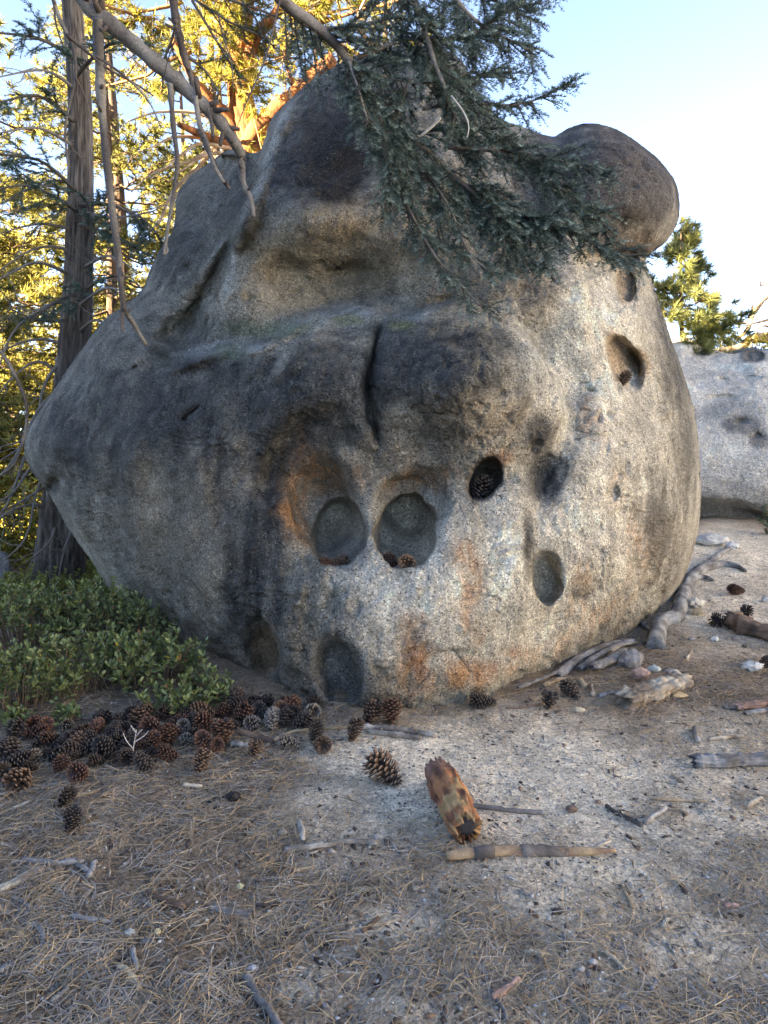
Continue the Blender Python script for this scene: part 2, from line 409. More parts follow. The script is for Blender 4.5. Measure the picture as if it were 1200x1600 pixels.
wx = 7*fbm(np.stack([px/70, py/70, 0*px], -1), 3); wy = 7*fbm(np.stack([px/70, py/70, 0*px+8], -1), 3)   # feature edges wander
qx, qy = px+wx, py+wy
D = tps(CTRL)(px, py)
dd = poly_dist(px, py, O)
D = D + .95*(1-np.sqrt(np.clip(1-(1-np.clip(dd/150, 0, 1))**2, 0, 1)))
def step(poly, A, wdt, L, a=.12, side=1):
    """ground falls back by A just beyond the line and recovers over L pixels"""
    s, arc = seg_dist(qx, qy, smooth_poly(poly, 5)); s = s*side
    return A*sstep(-wdt, wdt, s)*np.exp(-np.maximum(s, 0)/L)*ends(arc, a)
def hair(seed, n_):
    r_ = np.random.default_rng(seed); d_ = 0
    for _ in range(n_):
        x0, y0 = r_.uniform(150, 1020), r_.uniform(420, 1040); a_ = r_.normal()*.5+(1.4 if r_.random() < .6 else 0); L_ = r_.uniform(25, 75); p_ = [(x0, y0)]
        for _k in range(4): a_ += r_.normal()*.45; p_.append((p_[-1][0]+math.cos(a_)*L_/4, p_[-1][1]+math.sin(a_)*L_/4))
        P_ = np.array(p_); m_ = (px > P_[:, 0].min()-12) & (px < P_[:, 0].max()+12) & (py > P_[:, 1].min()-12) & (py < P_[:, 1].max()+12)
        s_, arc = seg_dist(px[m_], py[m_], P_); q_ = np.zeros_like(px); q_[m_] = .022*np.exp(-np.abs(s_/1.7))*ends(arc, .3); d_ = d_+q_
    return d_
def ridge(poly, A, wdt, a=.2):
    s, arc = seg_dist(qx, qy, smooth_poly(poly, 5)); return -A*np.exp(-(s/wdt)**2)*ends(arc, a)
BROW = [(200, 600), (255, 575), (320, 552), (380, 548), (430, 528), (475, 500), (520, 482), (575, 474), (612, 490), (650, 492), (700, 482), (760, 490), (815, 515), (852, 560), (872, 610), (872, 660), (850, 700)]
D += step(BROW, .52, 10, 75)
# lower edge of the brow: everything beneath falls back a little and swings out again
D += step([(880, 620), (860, 680), (800, 728), (740, 735), (680, 740), (620, 735), (560, 690), (520, 640)], .10, 22, 60, side=1)
D += step([(560, 640), (520, 638), (470, 655), (435, 690), (410, 740), (405, 800)], .22, 16, 80, side=1, a=.25)
D += ridge([(405, 270), (380, 330), (335, 400), (290, 480), (262, 530)], .22, 12)
D += step([(405, 250), (388, 300), (335, 395), (292, 470), (235, 540), (220, 560)], .15, 12, 50, side=1, a=.3)
D += step([(404, 228), (402, 258), (388, 288), (366, 318), (330, 360), (290, 400)], .60, 6, 130, side=-1, a=.25)
D += step([(430, 300), (400, 370), (375, 400), (362, 440), (352, 482)], .15, 20, 60, side=1, a=.35)
D += step([(350, 400), (420, 395), (470, 405), (560, 430), (600, 440)], .05, 10, 50, side=-1, a=.35)
s_, arc_ = seg_dist(qx, qy, smooth_poly([(392, 330), (352, 395), (318, 455), (275, 520), (235, 560)], 5)); D += .34*np.exp(-(s_/26)**2)*ends(arc_, .25)
s_, arc_ = seg_dist(qx, qy, smooth_poly([(300, 575), (350, 590), (330, 650), (300, 640)], 5)); D += .03*np.exp(-(s_/16)**2)*ends(arc_, .25)
D += ridge([(240, 592), (290, 566), (345, 545), (400, 540), (450, 515), (500, 488)], .14, 11)
D += ridge([(855, 540), (876, 600), (874, 660), (850, 705)], .07, 16)
s_, arc_ = seg_dist(qx, qy, smooth_poly([(895, 560), (900, 640), (880, 700), (850, 760), (830, 830)], 5)); D += .10*np.exp(-(s_/22)**2)*ends(arc_, .3)
D += ridge([(470, 150), (430, 210), (418, 260), (405, 310), (370, 380), (352, 440)], .22, 12)
D += step([(425, 290), (470, 305), (530, 322), (600, 332), (660, 335)], .05, 5, 30, side=1)       # shelf under the dark hollow of the dome
D += .20*(1-sstep(.2, 1.15, np.hypot((qx-520)/100, (qy-235)/105)))
D += ridge([(600, 90), (570, 170), (590, 260)], .10, 40)
D += step([(890, 405), (940, 395), (985, 392), (1018, 398)], .28, 10, 60, side=-1)                     # underside of the cap
D += step([(862, 214), (850, 270), (860, 340), (890, 400)], .12, 14, 60, side=-1)
# creases and cracks
def crack(poly, A, wd):
    s, arc = seg_dist(qx, qy, smooth_poly(poly, 6)); return A*np.exp(-np.abs(s/wd)**1.6)*ends(arc, .25)
D += crack([(603, 486), (590, 530), (580, 575), (577, 620), (588, 665), (597, 712)], .27, 6.5)
D += step([(600, 495), (582, 560), (577, 620), (590, 680)], .05, 5, 45, side=-1, a=.2)
D += crack([(282, 660), (300, 645), (318, 628)], .10, 5); D += crack([(410, 450), (450, 460), (480, 452), (520, 470)], .03, 2.5)
D += crack([(505, 400), (530, 418), (545, 422)], .03, 2.5)
D += hair(5, 42)
D += crack([(1086, 640), (1083, 690), (1075, 740), (1066, 800), (1060, 850)], .10, 7)
D += step([(1068, 610), (1078, 680), (1068, 760), (1050, 840), (1045, 900)], .12, 8, 60, side=1)
D += crack([(75, 770), (88, 752), (95, 742)], .22, 9)
D += step([(84, 770), (115, 815), (170, 885), (230, 950), (300, 1020), (370, 1080)], .16, 8, 60, side=-1)
D += ridge([(215, 650), (210, 720), (205, 800), (215, 880)], .05, 20); D += ridge([(300, 690), (312, 760), (325, 860), (350, 950)], .06, 18)
D += crack([(290, 700), (300, 780), (340, 900), (380, 990)], .05, 12); D += crack([(390, 560), (380, 620), (395, 700), (390, 800)], .05, 22)
D += crack([(250, 660), (240, 760), (260, 880), (300, 960)], .05, 22)
D += step([(820, 700), (822, 760), (830, 830), (822, 900), (835, 960)], .05, 12, 60, side=1)
D += ridge([(805, 720), (795, 800), (800, 900), (820, 1000)], .05, 30); D += ridge([(470, 900), (455, 980), (450, 1060)], .07, 16)
D += step([(640, 1090), (632, 1060), (650, 1030), (700, 1015), (760, 1020)], .05, 6, 40, side=-1)
D += step([(880, 930), (930, 985), (850, 1040), (760, 1075)], .07, 8, 80, side=1)
D += crack([(1000, 868), (994, 900), (1000, 935), (1014, 945)], .06, 5); D += crack([(985, 470), (975, 490)], .03, 4)
HX = 3.5*fbm(np.stack([px/32, py/32, 0*px+2], -1), 4); HY = 3.5*fbm(np.stack([px/32, py/32, 0*px+12], -1), 4)
# hollows: (cx, cy, rx, ry, rot deg, depth, hardness, floor y or None)
def hollow(cx, cy, rx, ry, rot, H, hard=.35, floor=None, egg=0.0):
    global D
    a = math.radians(rot); dx = qx-wx*.6+HX-cx; dy = qy-wy*.6+HY-cy
    u = dx*math.cos(a)+dy*math.sin(a); v = -dx*math.sin(a)+dy*math.cos(a)
    e = np.hypot(u/(rx*(1+egg*v/ry)), v/ry)
    g_ = 1-sstep(1-hard, 1.0, e); bowl = np.sqrt(np.clip(1-(e*.9)**2, 0, 1))
    add = H*g_*(.30+.85*bowl)
    if floor is not None:
        add = np.minimum(add, np.maximum(D*((floor-670)/np.maximum(py-670, 30)-1), 0)*1.02+.0)
        add = np.where(py > floor, np.minimum(add, 0), add)
    D = D+add
    return e
D += .24*(1-sstep(.5, 1.1, np.hypot((qx-506)/(62-.12*(790-qy).clip(0, 90)), (qy-788)/84)))          # wide shallow dish round the first hollow
D += .18*(1-sstep(.6, 1.1, np.hypot((qx-645)/60, (qy-790)/58)))
hollow(514, 800, 52, 66, -10, .10, .45)
EH1 = hollow(531, 832, 45, 60, 8, .27, .25, 889)
EH2 = hollow(635, 832, 52, 64, 8, .42, .16, 890)
EH3 = hollow(757, 748, 27, 42, 26, .34, .25, 783)
EH4 = hollow(854, 902, 29, 46, -4, .24, .4)
hollow(850, 745, 34, 55, 0, .07, .9)
EH5 = hollow(529, 1044, 45, 64, -12, .27, .45, egg=.1)
hollow(522, 942, 22, 34, 0, .05, .7)
EH6 = hollow(412, 1010, 34, 70, -4, .27, .75)
hollow(432, 1030, 14, 40, -6, .05, .7)
EH7 = hollow(977, 440, 16, 36, -4, .20, .25, egg=-.25)
EH8 = hollow(978, 566, 25, 50, -24, .26, .3)
hollow(992, 566, 20, 28, -38, .06, .6)
for h in ((921, 612, 12, 9, 20, .05, .8), (935, 655, 9, 14, 0, .04, .8), (962, 770, 9, 16, 10, .05, .8), (1012, 905, 20, 40, 8, .05, .7), (213, 573, 6, 5, 0, .06, .4), (238, 579, 5, 4, 0, .04, .4),
          (368, 556, 26, 16, -10, .10, .6), (370, 570, 5, 4, 0, .04, .4), (545, 680, 26, 40, -10, .06, .9), (425, 565, 14, 8, 0, .04, .7), (440, 430, 60, 34, 5, .07, .9),
          (545, 425, 50, 30, 0, .08, .9), (948, 700, 12, 30, 8, .03, .9), (975, 800, 14, 8, -20, .03, .8), (700, 470, 30, 14, 0, .04, .9), (348, 325, 8, 6, 0, .05, .5), (640, 400, 30, 18, 10, .05, .9)):
    hollow(*h)
P = at(px, py, D)
v, fa = close_back(P, f, bd, (-.2, 8.4, 1.8))
nf = len(P); nrm = vnormals(v, fa)
if nrm[:nf, 1].mean() > 0: nrm = -nrm; fa = fa[:, ::-1]
inh = np.zeros(len(v)); inh[:nf] = np.clip(sum(1-sstep(.8, 1.0, e) for e in (EH1, EH2, EH3)), 0, 1)     # water-smoothed pockets
disp = (.06*fbm(v*1.6, 3)+.034*fbm(v*4.3+9, 3))*(1-.7*inh)+(.010*fbm(v*19+4, 3)+.0042*noise3(v*58))*(1-.75*inh)
tq = fbm(v*np.array([1.7, 1.7, 2.6])+70, 4)*7; fr = tq-np.floor(tq); terr = (np.floor(tq)+sstep(.38, .62, fr))-tq; disp += .020*terr*sstep(-.1, .35, fbm(v*1.3+90, 2))*(1-inh)
pit = np.clip(noise3(v*11+33)-.38, 0, 1); disp -= .10*pit*sstep(-.1, .3, fbm(v*1.1+41, 2))*(1-inh)
rid = 1-np.abs(fbm(v*7+50, 3))*3; disp += .006*np.clip(rid, 0, 1)*(1-inh)
fade = np.ones(len(v)); fade[:nf] = .25+.75*sstep(0, 25, dd)
v = v+nrm*(disp*fade)[:, None]
# --- colours: mineral staining, varnish, lichen, groove and crest tones, painted brow highlights, laid on in the rock's own frame
qa = np.full(len(v), 0.); qb = np.full(len(v), 0.)
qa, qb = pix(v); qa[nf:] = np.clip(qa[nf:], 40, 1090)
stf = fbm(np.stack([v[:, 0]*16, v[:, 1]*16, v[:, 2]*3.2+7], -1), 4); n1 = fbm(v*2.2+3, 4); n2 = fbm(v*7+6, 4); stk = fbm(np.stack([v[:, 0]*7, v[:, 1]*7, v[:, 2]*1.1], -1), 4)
C = np.tile(np.array([.22, .205, .175]), (len(v), 1))
def lay(col, k, *blobs, ns=.55, soft=.75, streak=0.15, brk=.25):
    global C
    wgt = np.zeros(len(v))
    for cx, cy, rx, ry, *ro in blobs:
        a = math.radians(ro[0]) if ro else 0; dx = qa-cx; dy = qb-cy
        e = np.hypot((dx*math.cos(a)+dy*math.sin(a))/rx, (-dx*math.sin(a)+dy*math.cos(a))/ry)
        wgt = np.maximum(wgt, 1-sstep(1-soft, 1+soft*.6, e+ns*n1+ns*1.1*n2+streak*stk))
    wgt = wgt*k*(1-brk+brk*sstep(-.28, .22, stf+.5*n2)); wgt = wgt[:, None]; C = C*(1-wgt)+np.array(col)*wgt
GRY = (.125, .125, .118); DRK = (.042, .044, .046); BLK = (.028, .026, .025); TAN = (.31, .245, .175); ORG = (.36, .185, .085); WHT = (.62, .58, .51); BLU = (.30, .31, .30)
lay((.115, .112, .102), .95, (200, 600, 240, 170), (330, 330, 120, 130), (600, 110, 190, 80))
lay((.52, .485, .42), 1, (900, 560, 150, 240), (850, 900, 190, 190), (690, 920, 150, 170), (1000, 800, 120, 200))
lay(WHT, .7, (860, 470, 70, 60), (940, 560, 60, 130), (800, 860, 50, 110), (640, 930, 70, 60), (900, 820, 50, 60), (870, 1010, 50, 50), streak=.4)
lay((.36, .30, .22), .9, (470, 410, 135, 80), (560, 370, 110, 60), (430, 460, 90, 40), (620, 430, 70, 40))
lay((.26, .225, .18), .8, (640, 300, 110, 70), (800, 400, 90, 60))
lay((.145, .128, .105), .85, (300, 830, 170, 200), (420, 1000, 120, 100), (520, 1080, 160, 50), streak=.5)
lay(TAN, .5, (315, 770, 32, 120), (345, 900, 40, 60), (240, 790, 26, 90), streak=.5)
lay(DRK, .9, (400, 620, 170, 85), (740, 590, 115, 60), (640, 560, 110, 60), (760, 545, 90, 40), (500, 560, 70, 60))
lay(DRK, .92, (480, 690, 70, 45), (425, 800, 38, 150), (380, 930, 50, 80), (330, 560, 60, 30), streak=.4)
lay((.12, .115, .105), .7, (300, 650, 130, 60), (350, 760, 70, 70))
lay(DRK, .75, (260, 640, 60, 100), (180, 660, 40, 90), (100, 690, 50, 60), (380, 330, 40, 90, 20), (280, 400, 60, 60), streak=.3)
lay(GRY, .7, (560, 620, 46, 110), (690, 660, 60, 50))
lay((.25, .21, .165), .8, (750, 660, 110, 55), (620, 720, 110, 40))
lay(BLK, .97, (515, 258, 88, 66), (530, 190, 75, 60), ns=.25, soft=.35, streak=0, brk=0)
lay((.075, .072, .072), .75, (560, 140, 120, 60), (450, 240, 30, 90))
lay(TAN, .6, (510, 350, 80, 26), (640, 360, 60, 40), ns=.25)
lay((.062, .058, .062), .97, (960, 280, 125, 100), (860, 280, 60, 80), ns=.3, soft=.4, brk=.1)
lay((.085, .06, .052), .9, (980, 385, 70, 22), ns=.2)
lay(BLU, .65, (540, 492, 85, 20, -14), (330, 545, 60, 10, -12), (400, 545, 50, 9), (670, 492, 60, 12), (480, 520, 60, 12, -30), (830, 560, 34, 60), (890, 620, 22, 90), ns=.6)  # pale highlights painted along the brow's top edge and right rim
lay((.075, .08, .07), .8, (345, 400, 16, 60, 38), (290, 500, 18, 60, 38), (250, 560, 26, 20), (352, 330, 30, 14, -40), ns=.5)  # darker greenish-grey bands along the diagonal grooves
lay((.34, .34, .31), .7, (395, 310, 7, 60, 28), (310, 440, 8, 80, 32), (362, 420, 7, 60, 14), (430, 215, 9, 60, 24), ns=.6, brk=.5)  # paler lines along the diagonal crests
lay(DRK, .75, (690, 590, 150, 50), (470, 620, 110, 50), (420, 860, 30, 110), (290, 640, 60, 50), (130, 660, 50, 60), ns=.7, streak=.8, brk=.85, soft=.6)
lay(BLK, .6, (430, 760, 22, 110), (330, 700, 16, 90), (400, 940, 30, 60), (1045, 540, 12, 90, -12), ns=.8, streak=1.0, brk=.9)
lay((.22, .21, .10), .8, (545, 500, 24, 9), (625, 508, 20, 7), ns=.5)
lay((.16, .19, .12), .6, (430, 515, 80, 16), (360, 550, 30, 14), ns=.5)
lay(ORG, .66, (466, 785, 28, 80), (500, 748, 52, 34), (655, 752, 46, 24, -8), (780, 720, 26, 14, -30), (735, 930, 20, 70), (650, 1015, 26, 70), (735, 1055, 55, 30), (725, 860, 26, 30), ns=.7, streak=.9, brk=.75)
lay(ORG, .5, (905, 910, 22, 70), (870, 1010, 90, 20, -25), (950, 960, 60, 26, -30), (960, 760, 16, 50), (925, 640, 20, 50, -20), (1000, 860, 36, 60), (700, 1060, 50, 30), ns=.8, streak=1.0, brk=.85)
lay((.24, .11, .06), .7, (655, 1035, 16, 34), (765, 1045, 40, 18), (745, 990, 14, 22), (800, 1020, 26, 14), ns=.8, streak=.8, brk=.8)
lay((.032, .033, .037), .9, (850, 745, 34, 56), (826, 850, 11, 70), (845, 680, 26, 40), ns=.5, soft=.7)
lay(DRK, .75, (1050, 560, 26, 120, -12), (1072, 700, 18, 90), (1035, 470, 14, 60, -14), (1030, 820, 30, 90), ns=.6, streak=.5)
lay((.14, .12, .10), .7, (1050, 860, 40, 90), (960, 1000, 90, 40, -30), (840, 470, 26, 40), (820, 440, 40, 30), ns=.5, streak=.5)
lay((.11, .115, .10), .7, (900, 1035, 90, 26, -28), (780, 1085, 90, 14), (560, 1105, 130, 16), ns=.5)
lay(BLK, .8, (82, 757, 12, 18), ns=.3); lay((.36, .33, .27), .8, (160, 885, 14, 130, -38), (255, 985, 12, 90, -48), ns=.5)
lay((.33, .295, .235), .85, (532, 832, 44, 62, 12), (636, 832, 52, 64, 8), (854, 902, 27, 42), ns=.12, soft=.2)
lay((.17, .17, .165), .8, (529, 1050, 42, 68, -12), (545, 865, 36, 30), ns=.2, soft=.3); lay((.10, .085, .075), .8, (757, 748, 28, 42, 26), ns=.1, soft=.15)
lay((.24, .165, .105), .8, (414, 1015, 22, 44), (977, 440, 16, 36), (965, 560, 15, 46, -14), (997, 565, 20, 26, -35), ns=.2, soft=.25)
lay((.20, .10, .07), .5, (775, 715, 18, 16), ns=.3)
C = C*(1+.42*n2+.35*stk+.15*stf)[:, None]*np.array([1.20, 1.16, 1.08]); C = np.clip(C, .012, .66)
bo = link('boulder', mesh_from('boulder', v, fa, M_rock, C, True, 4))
tag(bo, 'huge weathered granite boulder with round hollows and mushroom caps, filling the picture', 'boulder')
ROCK = (px, py, D)

# ---- pale boulder behind on the right
OUT2 = [(1010, 560), (1050, 532), (1085, 536), (1120, 548), (1150, 552), (1175, 541), (1200, 545), (1240, 535), (1300, 545), (1380, 560), (1450, 600), (1490, 680), (1480, 790), (1420, 850), (1300, 862), (1180, 860),
        (1090, 858), (1010, 850), (940, 800), (920, 700), (950, 610)]
px, py, f, bd, O = face_grid(OUT2, (1200, 700), 220)
D = tps([(920, 700, 9.6), (1050, 560, 10.6), (1100, 700, 9.2), (1100, 820, 9.1), (1200, 600, 9.6), (1200, 700, 9.0), (1200, 790, 8.7), (1200, 835, 9.1), (1350, 700, 8.8), (1350, 830, 8.9), (1480, 700, 9.8), (1300, 560, 10.0)])(px, py)
dd2 = poly_dist(px, py, O); D = D+1.3*(1-np.sqrt(np.clip(1-(1-np.clip(dd2/90, 0, 1))**2, 0, 1)))
wx = wy = 0*px; qx, qy = px, py
D += step([(1040, 800), (1100, 785), (1160, 790), (1220, 805), (1300, 795)], .22, 14, 40, side=-1)
D += .25*(1-sstep(.5, 1, np.hypot((px-1178)/18, (py-556)/13)))+.2*(1-sstep(.4, 1, np.hypot((px-1095)/16, (py-550)/9)))
for cx, cy, rx, ry in ((1130, 595, 14, 6), (1175, 590, 20, 5), (1160, 660, 14, 9), (1185, 680, 12, 10), (1130, 620, 30, 6)):
    D += .08*(1-sstep(.3, 1, np.hypot((px-cx)/rx, (py-cy)/ry)))
P = at(px, py, D); v2, fa2 = close_back(P, f, bd, (6.5, 15.0, .8), 14)
nr = vnormals(v2, fa2)
if nr[:len(P), 1].mean() > 0: nr = -nr; fa2 = fa2[:, ::-1]
v2 = v2+nr*(.10*fbm(v2*1.1, 4)+.035*fbm(v2*np.array([3, 3, 8]), 4)+.012*noise3(v2*25))[:, None]
a2, b2 = pix(v2); nn = fbm(v2*1.5, 4)
C = np.tile(np.array([.64, .58, .49]), (len(v2), 1))*(1+.45*nn)[:, None]
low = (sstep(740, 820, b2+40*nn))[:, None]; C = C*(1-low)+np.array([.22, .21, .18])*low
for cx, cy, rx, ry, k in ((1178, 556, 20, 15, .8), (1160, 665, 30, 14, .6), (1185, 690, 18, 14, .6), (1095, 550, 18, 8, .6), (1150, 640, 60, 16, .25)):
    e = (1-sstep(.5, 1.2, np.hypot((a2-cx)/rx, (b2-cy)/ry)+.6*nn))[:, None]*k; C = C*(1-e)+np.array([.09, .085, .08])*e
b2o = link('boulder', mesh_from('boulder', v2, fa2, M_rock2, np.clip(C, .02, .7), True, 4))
tag(b2o, 'pale low granite boulder standing behind at the right edge', 'boulder')
# ------------------------------------------------------------------ needle and leaf builders (numpy, one mesh each)
def unit(a): return a/(np.linalg.norm(a, axis=-1, keepdims=True)+1e-9)
def needles(bases, dirs, L, W, cols, rg):
    """one thin triangle per needle"""
    n = len(bases); L = np.broadcast_to(L, (n,)); side = unit(np.cross(dirs, rg.normal(size=(n, 3))))*(np.broadcast_to(W, (n,))[:, None]/2)
    v = np.empty((n, 3, 3)); v[:, 0] = bases-side; v[:, 1] = bases+side; v[:, 2] = bases+dirs*L[:, None]
    return v.reshape(-1, 3), np.arange(n*3).reshape(-1, 3), np.repeat(cols, 3, 0)
class Twigs:
    """collects fir or pine shoots: start, direction, length"""
    def __init__(s): s.a = []; s.d = []; s.l = []
    def add(s, a, d, l): s.a.append(a); s.d.append(d); s.l.append(l)
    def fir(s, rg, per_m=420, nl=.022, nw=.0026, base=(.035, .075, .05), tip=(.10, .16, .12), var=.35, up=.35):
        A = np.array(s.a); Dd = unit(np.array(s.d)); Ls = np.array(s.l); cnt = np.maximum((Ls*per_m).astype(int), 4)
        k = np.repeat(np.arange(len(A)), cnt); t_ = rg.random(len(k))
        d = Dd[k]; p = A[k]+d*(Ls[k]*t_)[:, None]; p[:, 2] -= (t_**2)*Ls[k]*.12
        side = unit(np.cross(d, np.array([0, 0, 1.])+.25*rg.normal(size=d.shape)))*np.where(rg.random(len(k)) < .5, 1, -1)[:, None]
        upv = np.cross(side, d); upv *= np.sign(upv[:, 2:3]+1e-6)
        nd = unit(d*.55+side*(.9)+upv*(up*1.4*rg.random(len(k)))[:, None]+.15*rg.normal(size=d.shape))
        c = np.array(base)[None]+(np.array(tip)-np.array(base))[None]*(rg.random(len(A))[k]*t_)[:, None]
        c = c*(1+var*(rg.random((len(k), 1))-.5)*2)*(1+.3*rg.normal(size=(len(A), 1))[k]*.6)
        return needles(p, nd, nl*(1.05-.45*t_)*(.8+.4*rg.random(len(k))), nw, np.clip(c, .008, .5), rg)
    def pine(s, rg, per=26, nl=.15, nw=.006, base=(.05, .08, .03), tip=(.14, .17, .05), spread=1.0):
        A = np.array(s.a); Dd = unit(np.array(s.d)); Ls = np.array(s.l)
        k = np.repeat(np.arange(len(A)), per); t_ = rg.random(len(k))
        p = A[k]+Dd[k]*(Ls[k]*t_)[:, None]
        nd = unit(Dd[k]*.75+spread*unit(rg.normal(size=(len(k), 3)))*(1.1-.5*t_)[:, None])
        cc = np.array(base)[None]+(np.array(tip)-np.array(base))[None]*rg.random(len(A))[k][:, None]
        cc = cc*(.7+.6*rg.random((len(k), 1)))
        return needles(p, nd, nl*(.75+.5*rg.random(len(k))), nw, np.clip(cc, .006, .6), rg)
def grow(tw, mb, pts, rad, rg, shoot=.3, every=.04, sub=.10, sub_every=.03, droop=.25, start=.1, stemcol=(.06, .05, .04), flat=.35, lenf=None, stems=True):
    """side shoots along a limb, twiglets along each shoot"""
    P = np.asarray(pts); seg = np.linalg.norm(np.diff(P, axis=0), axis=1); L = np.r_[0, np.cumsum(seg)]; tot = L[-1]
    s = tot*start
    while s < tot:
        i = min(np.searchsorted(L, s)-1, len(P)-2); i = max(i, 0); t_ = (s-L[i])/max(seg[i], 1e-6); p = P[i]+(P[i+1]-P[i])*t_; d = unit(P[i+1]-P[i])
        side = unit(np.cross(d, np.array([0, 0, 1.])+rg.normal(size=3)*.6))*(1 if rg.random() < .5 else -1)
        frac = s/tot; ln = shoot*(.55+.6*rg.random())*(1-.55*frac) if lenf is None else lenf(frac)*(.7+.5*rg.random())
        sd = unit(d*.75+side*.8+np.array([0, 0, -droop])+rg.normal(size=3)*flat*.5)
        q = p.copy(); n = max(int(ln/sub_every), 3); st = [q.copy()]
        for j in range(n):
            sd = unit(sd+np.array([0, 0, -.02])+rg.normal(size=3)*.05); q = q+sd*sub_every; st.append(q.copy())
            if j > 0:
                sg = 1 if j % 2 else -1
                s2 = unit(np.cross(sd, np.array([0, 0, 1.])+rg.normal(size=3)*.3))*sg
                tw.add(q.copy(), unit(sd*.75+s2*.75+rg.normal(size=3)*.12+np.array([0, 0, -.08])), sub*(1-.5*j/n)*(.6+.7*rg.random()))
            tw.add(st[-2], sd, sub_every)
        tw.add(q.copy(), sd, sub*.7)
        if stems and mb is not None: mb.tube(st[::2] if len(st) > 4 else st, np.linspace(.0055, .002, len(st[::2]) if len(st) > 4 else len(st)), 4, stemcol, cap=False)
        s += every*(.6+.8*rg.random())
def bend(p0, p1, sag, n=8, rg=None, wob=.0):
    t_ = np.linspace(0, 1, n)[:, None]; q = np.array(p0)+(np.array(p1)-np.array(p0))*t_; q[:, 2] -= sag*4*(t_*(1-t_))[:, 0]
    if rg is not None and wob: q[1:-1] += rg.normal(size=(n-2, 3))*wob
    return q
def pxpath(pts, Y0, Y1, n=5):
    P = smooth_poly(pts, n); return at(P[:, 0], P[:, 1], np.linspace(Y0, Y1, len(P)))

# ------------------------------------------------------------------ bark
def barkcol(base, dark, seed=0):
    def fn(v, tt):
        n_ = fbm(v*np.array([9, 9, 1.6])+seed, 4); m_ = sstep(-.25, .25, n_)[:, None]
        return np.array(dark)*(1-m_)+np.array(base)*m_*(1+.25*fbm(v*3+seed, 2))[:, None]
    return fn
def trunk_mesh(pts, rad, seed, n=56, m=150, base=(.16, .125, .10), dark=(.045, .035, .03), groove=.12, flare=.35):
    P = smooth_poly(pts, max(2, m//max(len(pts)-1, 1))); k = len(P); R = np.interp(np.linspace(0, 1, k), np.linspace(0, 1, len(rad)), rad)
    tt = np.linspace(0, 1, k); th = np.arange(n)/n*2*math.pi; TH, TT = np.meshgrid(th, tt)
    dz = P[:, 2]-P[0, 2]; RR = (R*(1+flare*np.exp(-dz/.35)))[:, None]*np.ones(n)
    X = P[:, 0][:, None]+RR*np.cos(TH); Yv = P[:, 1][:, None]+RR*np.sin(TH); Zv = P[:, 2][:, None]+0*TH
    q = np.stack([X, Yv, Zv], -1); nz = fbm(np.stack([np.cos(TH)*6, np.sin(TH)*6, Zv*1.7+seed], -1), 4); plate = np.clip(np.abs(nz)*3.2, 0, 1)**.7
    f2_ = 1+groove*(plate-.6); q[..., 0] = P[:, 0][:, None]+RR*np.cos(TH)*f2_; q[..., 1] = P[:, 1][:, None]+RR*np.sin(TH)*f2_
    idx = np.arange(k*n).reshape(k, n); a = idx[:-1]; b_ = idx[1:]
    f = np.stack([a, np.roll(a, -1, 1), np.roll(b_, -1, 1), b_], -1).reshape(-1, 4)
    pl = plate.ravel()[:, None]; c = np.array(dark)*(1-pl)+np.array(base)*pl; c = c*(1+.3*fbm(q.reshape(-1, 3)*2+seed, 2))[:, None]
    return q.reshape(-1, 3), f, c

